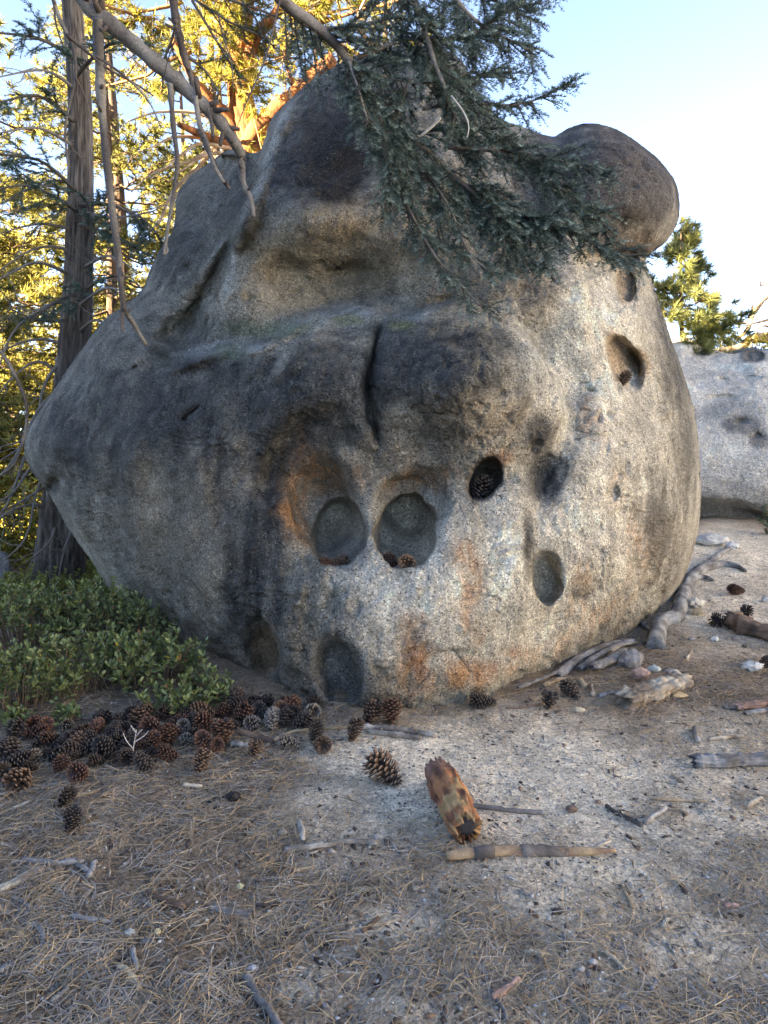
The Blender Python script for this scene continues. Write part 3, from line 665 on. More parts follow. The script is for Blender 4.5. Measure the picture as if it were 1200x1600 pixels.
# ------------------------------------------------------------------ forest trees
def add_mesh(name, arr, mat, parent=None, kind=None):
    v, f, c = arr
    return link(name, mesh_from(name, v, f, mat, c, False, f.shape[1]), parent, kind)
def forest_tree(name, label, x, y, h, rad, crown0, spread, seed, nb, kind='pine', lean=0.0, tone=1.0, dead=0, yb=0, barkc=((.13, .085, .06), (.04, .03, .025)), tuft=1.0, group='trees of the sunlit wood behind the boulder', per=22, nw=.011, thin=1.0, ncol=None):
    rg = np.random.default_rng(seed); z0 = float(gz(x, y))-.1
    root = empty(name, label, 'tree', (x, y, z0), group)
    P = np.array([(lean*h*t_**1.3+.08*math.sin(5*t_+seed), .06*math.cos(4*t_+seed), h*t_) for t_ in np.linspace(0, 1, 7)])
    R = rad*np.linspace(1, .12, 7)
    v, f, c = trunk_mesh(P, R, seed, 20, 60, *barkc, groove=.10)
    link('trunk', mesh_from('trunk', v, f, M_bark, c, True, 4), root)
    tw = Twigs()
    for i in range(nb+dead):
        mb = MB()
        isd = i >= nb
        t_ = crown0+(1-crown0)*(i+.5)/nb if not isd else .03+(crown0+.1)*rg.random()
        t_ = min(t_, .985); z = h*t_; a = rg.random()*2*math.pi
        o = np.array([np.interp(t_, np.linspace(0, 1, 7), P[:, 0]), np.interp(t_, np.linspace(0, 1, 7), P[:, 1]), z])
        prof = (1-((t_-crown0)/(1-crown0)))**.75 if not isd else .6
        prof = max(prof, .12); ln = spread*1.25*prof*(.6+.55*rg.random())
        up = .15-.25*(1-t_) if not isd else -.15
        e = o+np.array([math.cos(a)*ln, math.sin(a)*ln, ln*up]); q = bend(o, e, ln*(.10 if not isd else -.02), 7, rg, ln*.015)
        mb.tube(q, np.linspace(rad*.16*(1-.6*t_)+.008, .006, 7), 5, np.array(barkc[0])*.8, cap=False)
        if isd:
            for k in range(5):
                j = rg.integers(2, 6); e2 = q[j]+np.array([math.cos(a+rg.normal()*.9), math.sin(a+rg.normal()*.9), rg.normal()*.3-.1])*ln*.35
                mb.tube(bend(q[j], e2, -.04, 4, rg, .03), np.linspace(.009, .003, 4), 4, np.array((.2, .17, .13)), cap=False)
            mb.build('dead_branch', M_bark, root); continue
        nsub = int((4+ln*5.5)*thin)
        for k in range(nsub):
            u = .2+.8*(k+rg.random())/nsub; j = min(int(u*6), 5); pp = q[j]+(q[j+1]-q[j])*(u*6-j)
            sa = a+(1 if k % 2 else -1)*(.5+.6*rg.random()); sl = ln*.36*(1.15-u*.6)*(.6+.6*rg.random())
            e2 = pp+np.array([math.cos(sa)*sl, math.sin(sa)*sl, sl*(.10+.25*rg.normal())])
            mb.tube(np.array([pp, (pp+e2)/2+rg.normal(size=3)*.02, e2]), [.012, .008, .004], 4, np.array(barkc[0])*.7, cap=False)
            nt_ = max(int(sl/.13*tuft), 2)
            for g_ in range(nt_):
                w_ = (g_+1)/nt_; c0 = pp+(e2-pp)*w_+rg.normal(size=3)*.07*(1 if kind == 'pine' else .6)
                dd_ = unit(e2-pp+rg.normal(size=3)*sl*.55+np.array([0, 0, .25*sl if kind == 'pine' else -.05*sl]))
                if kind == 'pine': tw.add(c0, dd_, .10)
                else: tw.add(c0, dd_, .30)
        mb.build('branch', M_bark, root)
    br = np.array((.10, .11, .035))*tone; tp = np.array((.34, .30, .085))*tone
    if ncol: br, tp = np.array(ncol[0]), np.array(ncol[1])
    if kind == 'pine': arr = tw.pine(rg, int(per*1.35), .17, nw*2.2, br, tp)
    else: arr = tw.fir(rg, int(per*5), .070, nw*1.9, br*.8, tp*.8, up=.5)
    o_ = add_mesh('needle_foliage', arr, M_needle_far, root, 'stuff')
    return root

LIT = 1.0
# (x, y, h, rad, crown0, spread, seed, branches, kind, label)
forest_tree('pine_tree', 'slender sunlit pine at the far left edge of the photo', -7.3, 12.6, 11.5, .17, .08, 2.4, 11, 52, 'pine', tone=1.0, dead=8)
forest_tree('pine_tree', 'bushy sunlit pine just left of the dark fissured trunk', -5.6, 15.0, 12.5, .20, .05, 2.6, 12, 56, 'pine', tone=.95, dead=8)
forest_tree('fir_tree', 'yellow-green sunlit fir right of the dark fissured trunk', -3.2, 14.0, 11.0, .18, .05, 2.3, 13, 56, 'fir', tone=1.0, dead=4, nw=.014, per=26)
forest_tree('pine_tree', 'sunlit pine directly behind the boulder lobe on the left', -1.6, 17.5, 12.0, .20, .10, 2.7, 14, 50, 'pine', tone=.95, thin=.9)
forest_tree('fir_tree', 'bright yellow-green fir behind the left slope of the main dome', .0, 16.5, 12.5, .22, .15, 2.5, 15, 56, 'fir', tone=1.1, nw=.014, per=26)
for k, (x, y, h, sd, kd, lab) in enumerate(((-11.5, 18.5, 13, 21, 'pine', 'distant sunlit pine, leftmost of the back row'), (-8.8, 20.5, 14, 22, 'fir', 'distant sunlit fir, second from the left in the back row'),
        (-6.2, 22, 14, 23, 'pine', 'distant pine in the middle of the back row seen through branches'), (-3.2, 24, 14, 24, 'fir', 'distant fir of the back row beside the blue sky gap'), (-13.5, 25, 14, 25, 'pine', 'farthest pine low at the left edge'),
        (1.2, 22.5, 14, 26, 'pine', 'distant pine whose top shows above the boulder dome'))):
    forest_tree(kd+'_tree', lab, x, y, h, .2, .04, 2.9, sd, 44, kd, tone=.95, per=16 if kd == 'pine' else 18, nw=.018, thin=.8)
forest_tree('pine_tree', 'small sunlit pine standing behind the right shoulder of the boulder', 5.15, 12.2, 4.7, .09, .05, 1.45, 31, 40, 'pine', ncol=((.06, .085, .04), (.26, .27, .10)), thin=1.3, nw=.008, group=None, per=40)

for k, (x, y, h, sp_t, sd, kd, lab) in enumerate(((-6.6, 10.8, 8.5, 2.0, 41, 'pine', 'nearest sunlit pine, just left of the fissured trunk and behind its bare branches'), (-4.6, 11.8, 9.5, 2.1, 42, 'fir', 'sunlit fir filling the gap right behind the fissured trunk'),
        (-2.7, 12.2, 8.0, 1.7, 43, 'pine', 'short sunlit pine showing between the two hanging bare stems'), (-9.6, 15.5, 12, 2.6, 44, 'fir', 'broad sunlit fir behind the left edge pine'))):
    forest_tree(kd+'_tree', lab, x, y, h, .14, .03, sp_t, sd, 46, kd, tone=1.05, per=20 if kd == 'pine' else 22, nw=.011, thin=.9, dead=6)

# ------------------------------------------------------------------ sunlit undergrowth far behind
rg = np.random.default_rng(55); n = 10000
bx = rg.uniform(-13, 1.5, n); by = rg.uniform(8.5, 22, n); bz = gz(bx, by)+rg.random(n)**1.5*(.5+.5*fbm(np.stack([bx, by, 0*bx], -1)*.5, 2))*2.0
B = np.stack([bx, by, bz], -1); K = 14; base = np.repeat(B, K, 0)+rg.normal(size=(n*K, 3))*np.array([.14, .14, .10])
d = unit(rg.normal(size=(n*K, 3))+np.array([0, 0, .8])); cc = np.repeat(np.array([.12, .13, .03])*(1-rg.random((n, 1)))+np.array([.34, .29, .06])*rg.random((n, 1)), K, 0)
o = add_mesh('undergrowth', needles(base, d, .09, .05, cc, rg), M_needle_far, None, 'stuff')
tag(o, 'sunlit yellow-green undergrowth carpeting the wood behind the trunk', 'undergrowth', kind='stuff')
# ------------------------------------------------------------------ dark fissured trunk on the left, in shade
rg = np.random.default_rng(101)
TY = 7.3
tb = at(92, 930, TY); tt_ = at(118, -120, TY); root = empty('fir_tree', 'tall dark trunk with fissured bark and bare drooping branches, left of the boulder', 'tree', (tb[0], TY, gz(tb[0], TY)-.1))
o0 = np.array(root.location)
pts = [at(x, y, TY)-o0 for x, y in ((88, 925), (98, 780), (112, 600), (122, 450), (126, 300), (124, 150), (112, 0), (104, -160))]; pts[0][2] = 0
v, f, c = trunk_mesh(pts, [.26, .20, .165, .14, .12, .105, .09, .08], 5, 72, 260, (.20, .165, .135), (.05, .04, .035), .20, .35)
link('trunk', mesh_from('trunk', v, f, M_bark, c, True, 4), root)
DEADC = (.17, .145, .12)
def dead_branch(pp, Y0, Y1, r0, r1, kids=4, name='dead_branch', col=DEADC, rootobj=None, kl=.35, sd=None):
    q = pxpath(pp, Y0, Y1, 5)-np.array(rootobj.location); mb = MB(); m_ = len(q)
    mb.tube(q, np.linspace(r0, r1, m_), 6, col, rough=.25)
    for k in range(kids):
        j = rg.integers(m_//5, m_-1); d = unit(q[min(j+1, m_-1)]-q[j-1]); e = unit(d*.6+rg.normal(size=3)*.7+np.array([0, 0, -.25]))*kl*(.5+rg.random())
        b1 = bend(q[j], q[j]+e, .04*(rg.random()-.5), 6, rg, .012); rr = max(r1*.9, r0*.35*(1-j/m_))
        mb.tube(b1, np.linspace(rr, .0022, 6), 5, col, cap=False)
        for _ in range(2):
            jj = rg.integers(2, 5); mb.tube(bend(b1[jj], b1[jj]+unit(e+rg.normal(size=3)*.4)*.14, .01, 4, rg, .006), np.linspace(rr*.4, .0016, 4), 4, col, cap=False)
    return mb.build(name, M_twig, rootobj)
for pp in (([(112, 430), (60, 410), (20, 425), (-30, 455)]), ([(118, 395), (80, 385), (40, 395), (-10, 430)]), ([(100, 590), (60, 565), (20, 590), (-20, 640)]), ([(108, 540), (60, 530), (10, 545), (-30, 570)]),
           ([(104, 600), (60, 640), (20, 720), (-20, 760)]), ([(100, 640), (50, 690), (10, 790), (-30, 830)]), ([(95, 720), (50, 730), (20, 770), (-30, 800)]), ([(92, 745), (40, 780), (0, 800)]), ([(120, 480), (165, 450), (200, 460)]),
           ([(128, 420), (170, 400), (215, 425)]), ([(122, 520), (150, 500), (185, 520)]), ([(85, 790), (40, 790), (0, 810), (-30, 850)]), ([(88, 820), (75, 850), (40, 880)]), ([(96, 800), (110, 830), (100, 860), (92, 900)]),
           ([(124, 330), (180, 340), (240, 330)]), ([(122, 300), (60, 290), (0, 320)]), ([(118, 230), (60, 200), (-10, 210)]), ([(118, 140), (70, 110), (0, 120)]), ([(110, 470), (70, 480), (20, 520), (-10, 600)]), ([(122, 360), (60, 350), (0, 365)]),
           ([(92, 690), (60, 660), (30, 690), (-10, 700)]), ([(100, 560), (70, 600), (50, 680), (0, 720)]), ([(95, 700), (60, 760), (40, 840), (0, 880)]), ([(110, 500), (60, 500), (10, 480)])):
    dead_branch(pp, TY, TY-.6-rg.random()*1.0, .020, .005, 5, rootobj=root)
# its living boughs: flat blue-green sprays
tw = Twigs()
for pp, y0, y1, n_ in (([(120, 330), (90, 310), (40, 290), (-20, 300)], 7.2, 6.2, .5), ([(120, 300), (60, 250), (-30, 240)], 7.2, 6.4, .5), ([(124, 320), (170, 320), (220, 340), (245, 365)], 7.2, 6.5, .42), ([(124, 350), (180, 370), (235, 400)], 7.2, 6.6, .32),
                       ([(118, 460), (90, 470), (50, 500)], 7.2, 6.5, .3), ([(122, 470), (150, 440), (190, 430)], 7.2, 6.7, .2), ([(115, 90), (60, 60), (-20, 50)], 7.2, 6.3, .4), ([(115, 190), (60, 150), (0, 160)], 7.2, 6.5, .28),
                       ([(118, 120), (170, 70), (230, 70)], 7.2, 6.4, .35)):
    q = pxpath(pp, y0, y1, 5)-o0; mb = MB(); mb.tube(q, np.linspace(.022, .006, len(q)), 6, (.09, .075, .06)); mb2 = mb
    grow(tw, mb, q, 0, rg, n_, .05, .13, .04, .12, .12, (.09, .075, .06)); mb.build('bough', M_twig, root)
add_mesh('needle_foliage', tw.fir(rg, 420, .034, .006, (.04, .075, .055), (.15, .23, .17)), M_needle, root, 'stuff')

# grey stump or boulder foot at the left edge
def rocklump(name, label, px_, py_, wpx, hpx, cat, col, mat, seed, flat=.6, depth=1.0, group=None, Yo=None, cut=0, sink=.3, sub=3, amp=.28, ang=0):
    g_ = ground(px_, py_); sc = g_.y/F; rx = wpx/2*sc; rz = hpx/2*sc*1.1
    import bmesh
    bm = bmesh.new(); bmesh.ops.create_icosphere(bm, subdivisions=sub, radius=1); vs = np.array([q.co[:] for q in bm.verts]); fs = [[q.index for q in fc.verts] for fc in bm.faces]; bm.free()
    nz = fbm(vs*1.3+seed, 3); cell = np.round((vs+.35*fbm(vs*2+seed, 2)[:, None])*1.6)/1.6
    vs = vs*(1+amp*nz)[:, None]*.5+cell*.5*np.linalg.norm(vs, axis=1)[:, None]
    ca, sa = math.cos(ang), math.sin(ang); vs = vs*np.array([rx, rx*depth, rz]); vs = np.stack([vs[:, 0]*ca-vs[:, 1]*sa, vs[:, 0]*sa+vs[:, 1]*ca, vs[:, 2]], -1)
    cc = np.array(col)[None]*(1+.5*fbm(vs/rx*2+seed, 3))[:, None]
    o = link(name, mesh_from(name, vs, fs, mat, np.clip(cc, .01, .8), False), loc=(g_.x, g_.y, g_.z+rz*(1-sink)))
    return tag(o, label, cat, group)
print('bough needles', len(tw.a)); rocklump('stump', 'rounded grey stump cut by the left edge of the photo behind the shrubs', -6, 920, 44, 70, 'stump', (.2, .2, .19), M_bark, 3, depth=1, sink=.2)

# ------------------------------------------------------------------ orange-barked twisted pine behind the boulder
rg = np.random.default_rng(77)
root = empty('twisted_pine', 'old twisted pine with glowing orange bark and bleached limbs behind the boulder', 'tree', (-1.35, 10.2, float(gz(-1.35, 10.2))-.1)); o0 = np.array(root.location)
ORB = barkcol((.30, .115, .045), (.09, .04, .02), 3)
def limb(pp, Y0, Y1, r0, r1, name='limb', colf=ORB, n=6, seg=12, ro=.35, mat=None):
    q = pxpath(pp, Y0, Y1, n)-o0; mb = MB(); mb.tube(q, np.linspace(r0, r1, len(q)), seg, (.4, .2, .1), rough=ro, colf=colf); mb.build(name, mat or M_bark, root); return q
q = pxpath([(430, 640), (420, 400), (415, 300), (395, 230), (380, 180), (375, 90), (390, -60)], 10.2, 10.0, 6)-o0; q[0] = (0, 0, 0)
v, f, c = trunk_mesh(list(q[::4]), [.34, .30, .25, .20, .16, .10], 8, 40, 120, (.30, .115, .045), (.08, .035, .018), .12, .2); link('trunk', mesh_from('trunk', v, f, M_bark, c, True, 4), root)
limb([(385, 260), (395, 215), (430, 175), (470, 140), (520, 90)], 10.1, 9.4, .17, .08); limb([(380, 240), (360, 190), (330, 155), (300, 120), (270, 60)], 10.1, 9.6, .10, .03)
limb([(385, 235), (350, 225), (310, 208), (280, 195)], 10.1, 9.2, .09, .03); limb([(440, 160), (470, 150), (455, 125), (440, 70)], 9.8, 9.9, .06, .02); limb([(380, 120), (400, 60), (440, 10), (470, -40)], 10.0, 9.4, .09, .04)
PALE = barkcol((.33, .25, .17), (.18, .12, .07), 9)
for pp in (([(375, 245), (330, 240), (290, 262), (262, 285)]), ([(360, 232), (310, 225), (280, 245), (235, 280)]), ([(340, 250), (300, 280), (290, 310), (285, 330)]), ([(350, 220), (300, 250), (240, 270), (205, 300)]), ([(320, 215), (270, 215), (230, 235)]),
           ([(330, 235), (280, 300), (240, 330)]), ([(365, 215), (320, 180), (250, 175), (200, 190)]), ([(345, 240), (305, 300), (300, 335)]), ([(310, 260), (270, 300), (250, 345), (235, 360)]), ([(600, 90), (560, 40), (570, 0), (590, -40)])):
    limb(pp, 9.8, 9.0, .030, .007, 'bleached_branch', PALE, 5, 6, .2, M_wood)
tw = Twigs()
for k in range(16):
    a = at(rg.uniform(230, 560), rg.uniform(-60, 120), 9.8)-o0; e = a+np.array([rg.normal()*1.0, rg.normal()*.6, rg.normal()*.3]); mb = MB(); qq = bend(a, e, .05, 6, rg, .03); mb.tube(qq, np.linspace(.03, .008, 6), 5, (.3, .16, .08))
    for j in range(6):
        e2 = qq[j]+rg.normal(size=3)*.35; mb.tube([qq[j], e2], [.01, .005], 4, (.25, .15, .08), cap=False)
        for h in range(9): tw.add(qq[j]+(e2-qq[j])*rg.random()+rg.normal(size=3)*.05, unit(e2-qq[j]+rg.normal(size=3)*.2+np.array([0, 0, .15])), .09)
    mb.build('branch', M_bark, root)
add_mesh('needle_foliage', tw.pine(rg, 22, .13, .014, (.09, .10, .02), (.30, .24, .05)), M_needle_far, root, 'stuff')

# sunlit bare tree at the right edge beyond the pale boulder
root = empty('dead_tree', 'sunlit bare tree with tangled orange limbs at the right edge above the pale boulder', 'tree', (9.6, 15.0, float(gz(9.6, 15.0))-.1)); o0 = np.array(root.location)
mb = MB(); q = pxpath([(1290, 700), (1270, 540), (1250, 420), (1235, 300)], 15, 15, 5)-o0; q[0] = (0, 0, 0); mb.tube(q, np.linspace(.32, .12, len(q)), 14, rough=.25, colf=ORB); mb.build('trunk', M_bark, root)
limb([(1270, 545), (1215, 532), (1180, 528), (1150, 545), (1120, 548)], 15, 14, .16, .05, 'limb', PALE); limb([(1250, 440), (1210, 455), (1180, 480), (1168, 515), (1150, 530)], 15, 14.2, .10, .03, 'limb', PALE)
for pp in (([(1240, 420), (1205, 440), (1188, 445), (1192, 425)]), ([(1200, 500), (1180, 505), (1160, 510)]), ([(1200, 460), (1172, 500), (1160, 505), (1150, 500)]), ([(1230, 530), (1200, 510), (1185, 515), (1172, 540)]), ([(1245, 400), (1215, 410), (1190, 430), (1180, 450)])):
    limb(pp, 14.8, 14.2, .035, .01, 'bleached_branch', PALE, 5, 6, .2, M_wood)
tw = Twigs()
for k in range(70): tw.add(at(rg.uniform(1085, 1215), 545-abs(rg.normal())*10, 14.3)-o0, unit(rg.normal(size=3)+np.array([0, 0, .6])), .12)
add_mesh('needle_foliage', tw.pine(rg, 22, .14, .02, (.06, .07, .015), (.18, .15, .03)), M_needle_far, root, 'stuff')

# ------------------------------------------------------------------ overhanging fir: the living bough over the boulder
rg = np.random.default_rng(202)
LC = barkcol((.23, .20, .17), (.085, .07, .06), 1)
p0 = at(440, -40, 3.6)
root = empty('fir_bough', 'dense blue-green fir bough hanging down over the front of the boulder', 'branch', tuple(p0)); o0 = np.array(root.location)
LIMBS = [([(425, -40), (440, 0), (480, 30), (515, 60), (545, 95), (600, 170), (660, 230), (720, 285), (770, 330), (800, 390)], 3.6, 4.0, .034, .007, .34, .05, 1),
         ([(625, -40), (645, 0), (665, 50), (680, 100), (700, 150), (716, 190)], 3.8, 3.7, .017, .007, .22, .07, .8),
         ([(700, 230), (780, 235), (850, 245), (910, 262), (940, 268)], 4.0, 3.9, .014, .004, .27, .04, 1),
         ([(740, 300), (800, 330), (860, 350), (920, 378), (965, 395), (998, 402)], 4.0, 3.9, .013, .003, .24, .035, 1),
         ([(548, 100), (590, 200), (615, 280), (640, 330), (680, 400), (715, 440), (752, 480)], 3.75, 3.55, .013, .003, .19, .045, 1),
         ([(660, 170), (730, 160), (790, 165), (840, 155), (866, 142)], 3.9, 4.1, .012, .003, .24, .045, 1),
         ([(690, -30), (740, 30), (790, 60), (832, 80)], 3.9, 4.1, .014, .004, .30, .045, 1), ([(560, 90), (640, 60), (720, 60), (790, 20), (830, -10)], 3.8, 4.1, .012, .004, .30, .045, 1),
         ([(590, 170), (605, 230), (612, 280), (600, 320)], 3.7, 3.6, .008, .003, .16, .04, 1), ([(545, 95), (560, 140), (575, 190)], 3.7, 3.55, .008, .003, .17, .04, 1), ([(720, 285), (760, 310), (782, 350), (790, 400)], 3.95, 3.8, .012, .003, .20, .04, .8),
         ([(800, 340), (840, 380), (860, 410)], 3.95, 3.85, .009, .003, .20, .04, 1), ([(620, 190), (660, 260), (680, 330), (690, 380)], 3.9, 3.75, .009, .003, .20, .045, .9), ([(500, 45), (560, 40), (620, 20), (680, -20)], 3.7, 3.9, .010, .004, .26, .05, 1),
         ([(640, 210), (720, 200), (790, 220), (850, 260), (900, 310)], 4.1, 4.1, .010, .003, .28, .04, 1), ([(650, 250), (700, 320), (730, 390), (770, 430)], 3.85, 3.65, .008, .003, .17, .045, 1), ([(760, 330), (830, 340), (880, 330), (940, 335)], 4.0, 3.9, .009, .003, .24, .04, 1),
         ([(540, 90), (600, 120), (680, 130), (740, 110)], 3.75, 3.9, .010, .003, .26, .045, 1), ([(730, -20), (790, 10), (830, 30)], 4.1, 4.3, .010, .003, .26, .045, 1), ([(700, 260), (750, 330), (800, 390), (840, 415)], 4.0, 3.9, .009, .003, .2, .045, 1), ([(640, 120), (620, 200), (640, 280), (650, 340)], 3.8, 3.7, .008, .003, .2, .05, 1), ([(600, 20), (660, 90), (730, 120), (800, 110)], 3.9, 4.1, .008, .003, .25, .05, 1), ([(840, 250), (880, 300), (930, 330), (950, 370)], 4.0, 3.9, .007, .003, .2, .045, 1)]
tw = Twigs()
for pp, y0, y1, r0, r1, sh, ev, dn in LIMBS:
    q = pxpath(pp, y0, y1, 5)-o0; mb = MB(); mb.tube(q, np.linspace(r0, r1, len(q)), 8, (.2, .18, .15), rough=.3, colf=LC)
    grow(tw, mb, q, 0, rg, sh, ev*.56*dn, .12, .024, .38, .05, (.085, .07, .055)); mb.build('limb', M_twig, root)
mb = MB(); mb.tube(pxpath([(705, 150), (722, 172), (732, 195), (730, 215)], 3.55, 3.5)-o0, [.006]*5+[.005]*5+[.003]*6, 6, (.42, .38, .32)); mb.tube(pxpath([(658, 212), (675, 198), (688, 185)], 3.55, 3.5)-o0, .006, 6, (.5, .44, .36)); mb.build('bare_twig', M_twig, root)
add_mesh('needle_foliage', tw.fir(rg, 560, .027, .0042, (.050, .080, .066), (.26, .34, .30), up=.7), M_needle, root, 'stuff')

# dead limbs hanging in front at the upper left
root = empty('dead_limb', 'thick bare grey limb slanting from the top left down to the boulder dome', 'branch', tuple(at(120, -30, 3.2))); o0 = np.array(root.location)
BK = barkcol((.22, .205, .185), (.09, .08, .075), 4)
def bare(pp, Y0, Y1, r0, r1, name, root_, seg=9, knots=6, colf=BK, n=6, ro=.28):
    o_ = np.array(root_.location); q = pxpath(pp, Y0, Y1, n)-o_; R = np.linspace(r0, r1, len(q))*(1+.10*rg.normal(size=len(q)).clip(-1, 1.5))
    mb = MB(); mb.tube(q, R, seg, rough=ro, colf=colf)
    for k in range(knots):
        j = rg.integers(1, len(q)-2); d = unit(rg.normal(size=3)+np.array([0, -.3, 0])); L_ = r0*rg.uniform(1.2, 3.2); mb.tube([q[j], q[j]+d*L_*.6, q[j]+d*L_], [R[j]*.5, R[j]*.38, R[j]*.30], 6, (.10, .08, .07))
    return mb.build(name, M_twig, root_)
bare([(110, -40), (135, 5), (185, 48), (240, 95), (290, 140), (335, 180), (362, 215), (376, 240)], 3.3, 3.7, .040, .026, 'main_stem', root, 12, 14)
bare([(376, 240), (378, 262), (380, 285), (392, 312), (396, 338)], 3.7, 3.75, .020, .011, 'branch', root); bare([(305, 150), (312, 195), (322, 220), (335, 260), (350, 285)], 3.5, 3.6, .013, .009, 'branch', root)
bare([(152, 28), (155, 90), (158, 150), (163, 210), (172, 300), (184, 390), (190, 450), (194, 485)], 3.3, 3.7, .022, .015, 'branch', root, 10, 14); bare([(194, 485), (210, 508), (228, 538)], 3.7, 3.9, .014, .010, 'branch', root, 8, 3)
bare([(192, 480), (190, 505), (192, 518)], 3.7, 3.72, .012, .010, 'branch', root, 8, 2)
bare([(266, 130), (270, 190), (277, 255), (270, 310), (262, 360), (256, 398)], 3.45, 3.6, .014, .008, 'branch', root, 8, 8); bare([(325, 170), (331, 195), (333, 215)], 3.55, 3.55, .010, .008, 'branch', root, 7, 1)
bare([(150, 88), (190, 115), (230, 155), (252, 200)], 3.3, 3.5, .006, .003, 'twig', root, 6, 2); bare([(165, 300), (200, 330), (255, 322)], 3.5, 3.7, .004, .002, 'twig', root, 5, 1)
bare([(190, 430), (206, 435), (222, 452)], 3.6, 3.8, .005, .002, 'twig', root, 5, 1); bare([(256, 398), (262, 392), (258, 378)], 3.6, 3.6, .006, .004, 'twig', root, 5, 0)
root = empty('dead_limb', 'dark drooping bare limb with side twigs right of the slanting grey limb', 'branch', tuple(at(268, -30, 3.4))); o0 = np.array(root.location)
DKB = barkcol((.13, .11, .10), (.05, .04, .04), 6)
bare([(268, -30), (275, 30), (287, 85), (300, 125), (306, 160)], 3.4, 3.6, .020, .014, 'main_stem', root, 9, 8, DKB); bare([(306, 160), (315, 210), (330, 245), (345, 275), (358, 295)], 3.6, 3.7, .013, .009, 'branch', root, 8, 5, DKB)
bare([(278, 50), (262, 95), (255, 130)], 3.4, 3.4, .004, .002, 'twig', root, 5, 1, DKB); bare([(340, 20), (350, 60), (362, 100), (365, 140)], 3.6, 3.6, .004, .002, 'twig', root, 5, 1, DKB)
tw = Twigs()
for pp, y0, y1, sh in (([(268, -30), (320, 10), (370, 40), (420, 60)], 3.6, 3.9, .22), ([(300, 0), (330, 50), (360, 100), (380, 120)], 3.6, 3.8, .18), ([(290, -20), (360, 0), (440, 30), (470, 60)], 3.7, 4.0, .22), ([(275, 40), (262, 80), (240, 120)], 3.4, 3.6, .12), ([(287, 85), (320, 110), (345, 150)], 3.5, 3.6, .12), ([(350, -30), (400, 30), (415, 90)], 3.9, 4.0, .2)):
    q = pxpath(pp, y0, y1, 5)-o0; mb = MB(); mb.tube(q, np.linspace(.008, .003, len(q)), 6, (.10, .085, .07)); grow(tw, mb, q, 0, rg, sh, .07, .08, .035, .2, .3, (.10, .08, .06)); mb.build('bough', M_twig, root)
add_mesh('needle_foliage', tw.fir(rg, 420, .026, .004, (.030, .055, .030), (.09, .13, .07)), M_needle, root, 'stuff')
root = empty('dead_limb', 'thin forked bare limb hanging at the far upper left', 'branch', tuple(at(80, -30, 3.2)))
bare([(75, -40), (85, 5), (100, 45), (115, 75), (118, 120), (106, 175), (102, 210), (108, 275)], 3.2, 3.4, .011, .004, 'main_stem', root, 7, 8, BK)
bare([(105, 55), (135, 80), (165, 105), (210, 130), (240, 150)], 3.25, 3.5, .008, .003, 'branch', root, 6, 4, DKB); bare([(84, 0), (88, 40), (100, 75)], 3.2, 3.2, .005, .003, 'branch', root, 6, 2, DKB); bare([(118, 120), (135, 155), (140, 185)], 3.3, 3.4, .004, .002, 'twig', root, 5, 1, DKB)
root = empty('dead_limb', 'long thin dark twig curving down from the top beside the orange bark', 'branch', tuple(at(440, -30, 3.5)))
bare([(442, -30), (437, 0), (415, 90), (385, 160), (370, 200)], 3.5, 3.7, .007, .002, 'main_stem', root, 6, 2, DKB)
root = empty('dead_limb', 'bent bare limb entering from the left edge beside the boulder shoulder', 'branch', tuple(at(-20, 530, 4.2)))
bare([(-20, 530), (5, 555), (30, 600), (42, 640), (36, 690), (18, 730), (-15, 750)], 4.2, 4.6, .014, .006, 'main_stem', root, 7, 5, BK)
# ------------------------------------------------------------------ shrubs at the lower left
import bmesh
rg = np.random.default_rng(303)
def leaves(bases, dirs, L, W, cols, rg, curl=.25):
    n = len(bases); L = np.broadcast_to(L, (n,))[:, None]; W = np.broadcast_to(W, (n,))[:, None]
    sd = unit(np.cross(dirs, rg.normal(size=(n, 3))*.5+np.array([0, 0, 1.]))); nm = unit(np.cross(sd, dirs))
    v = np.empty((n, 8, 3)); rel = ((0, 0, 0), (.3, .42, .05), (.3, -.42, .05), (.65, .5, .02), (.65, -.5, .02), (1, 0, -.10), (.3, 0, -.04), (.65, 0, -.06))
    for i, (a, b_, h) in enumerate(rel): v[:, i] = bases+dirs*L*a+sd*W*b_+nm*(L*h*1.0+L*curl*a*a*.5)
    f0 = np.array([(0, 6, 1, 1), (0, 2, 6, 6), (6, 7, 3, 1), (2, 4, 7, 6), (7, 5, 3, 3), (4, 5, 7, 7)])
    tri = np.array([(0, 6, 1), (0, 2, 6), (6, 7, 3), (6, 3, 1), (2, 4, 7), (2, 7, 6), (7, 5, 3), (4, 5, 7)])
    F_ = (tri[None]+np.arange(n)[:, None, None]*8).reshape(-1, 3)
    return v.reshape(-1, 3), F_, np.repeat(cols, 8, 0)
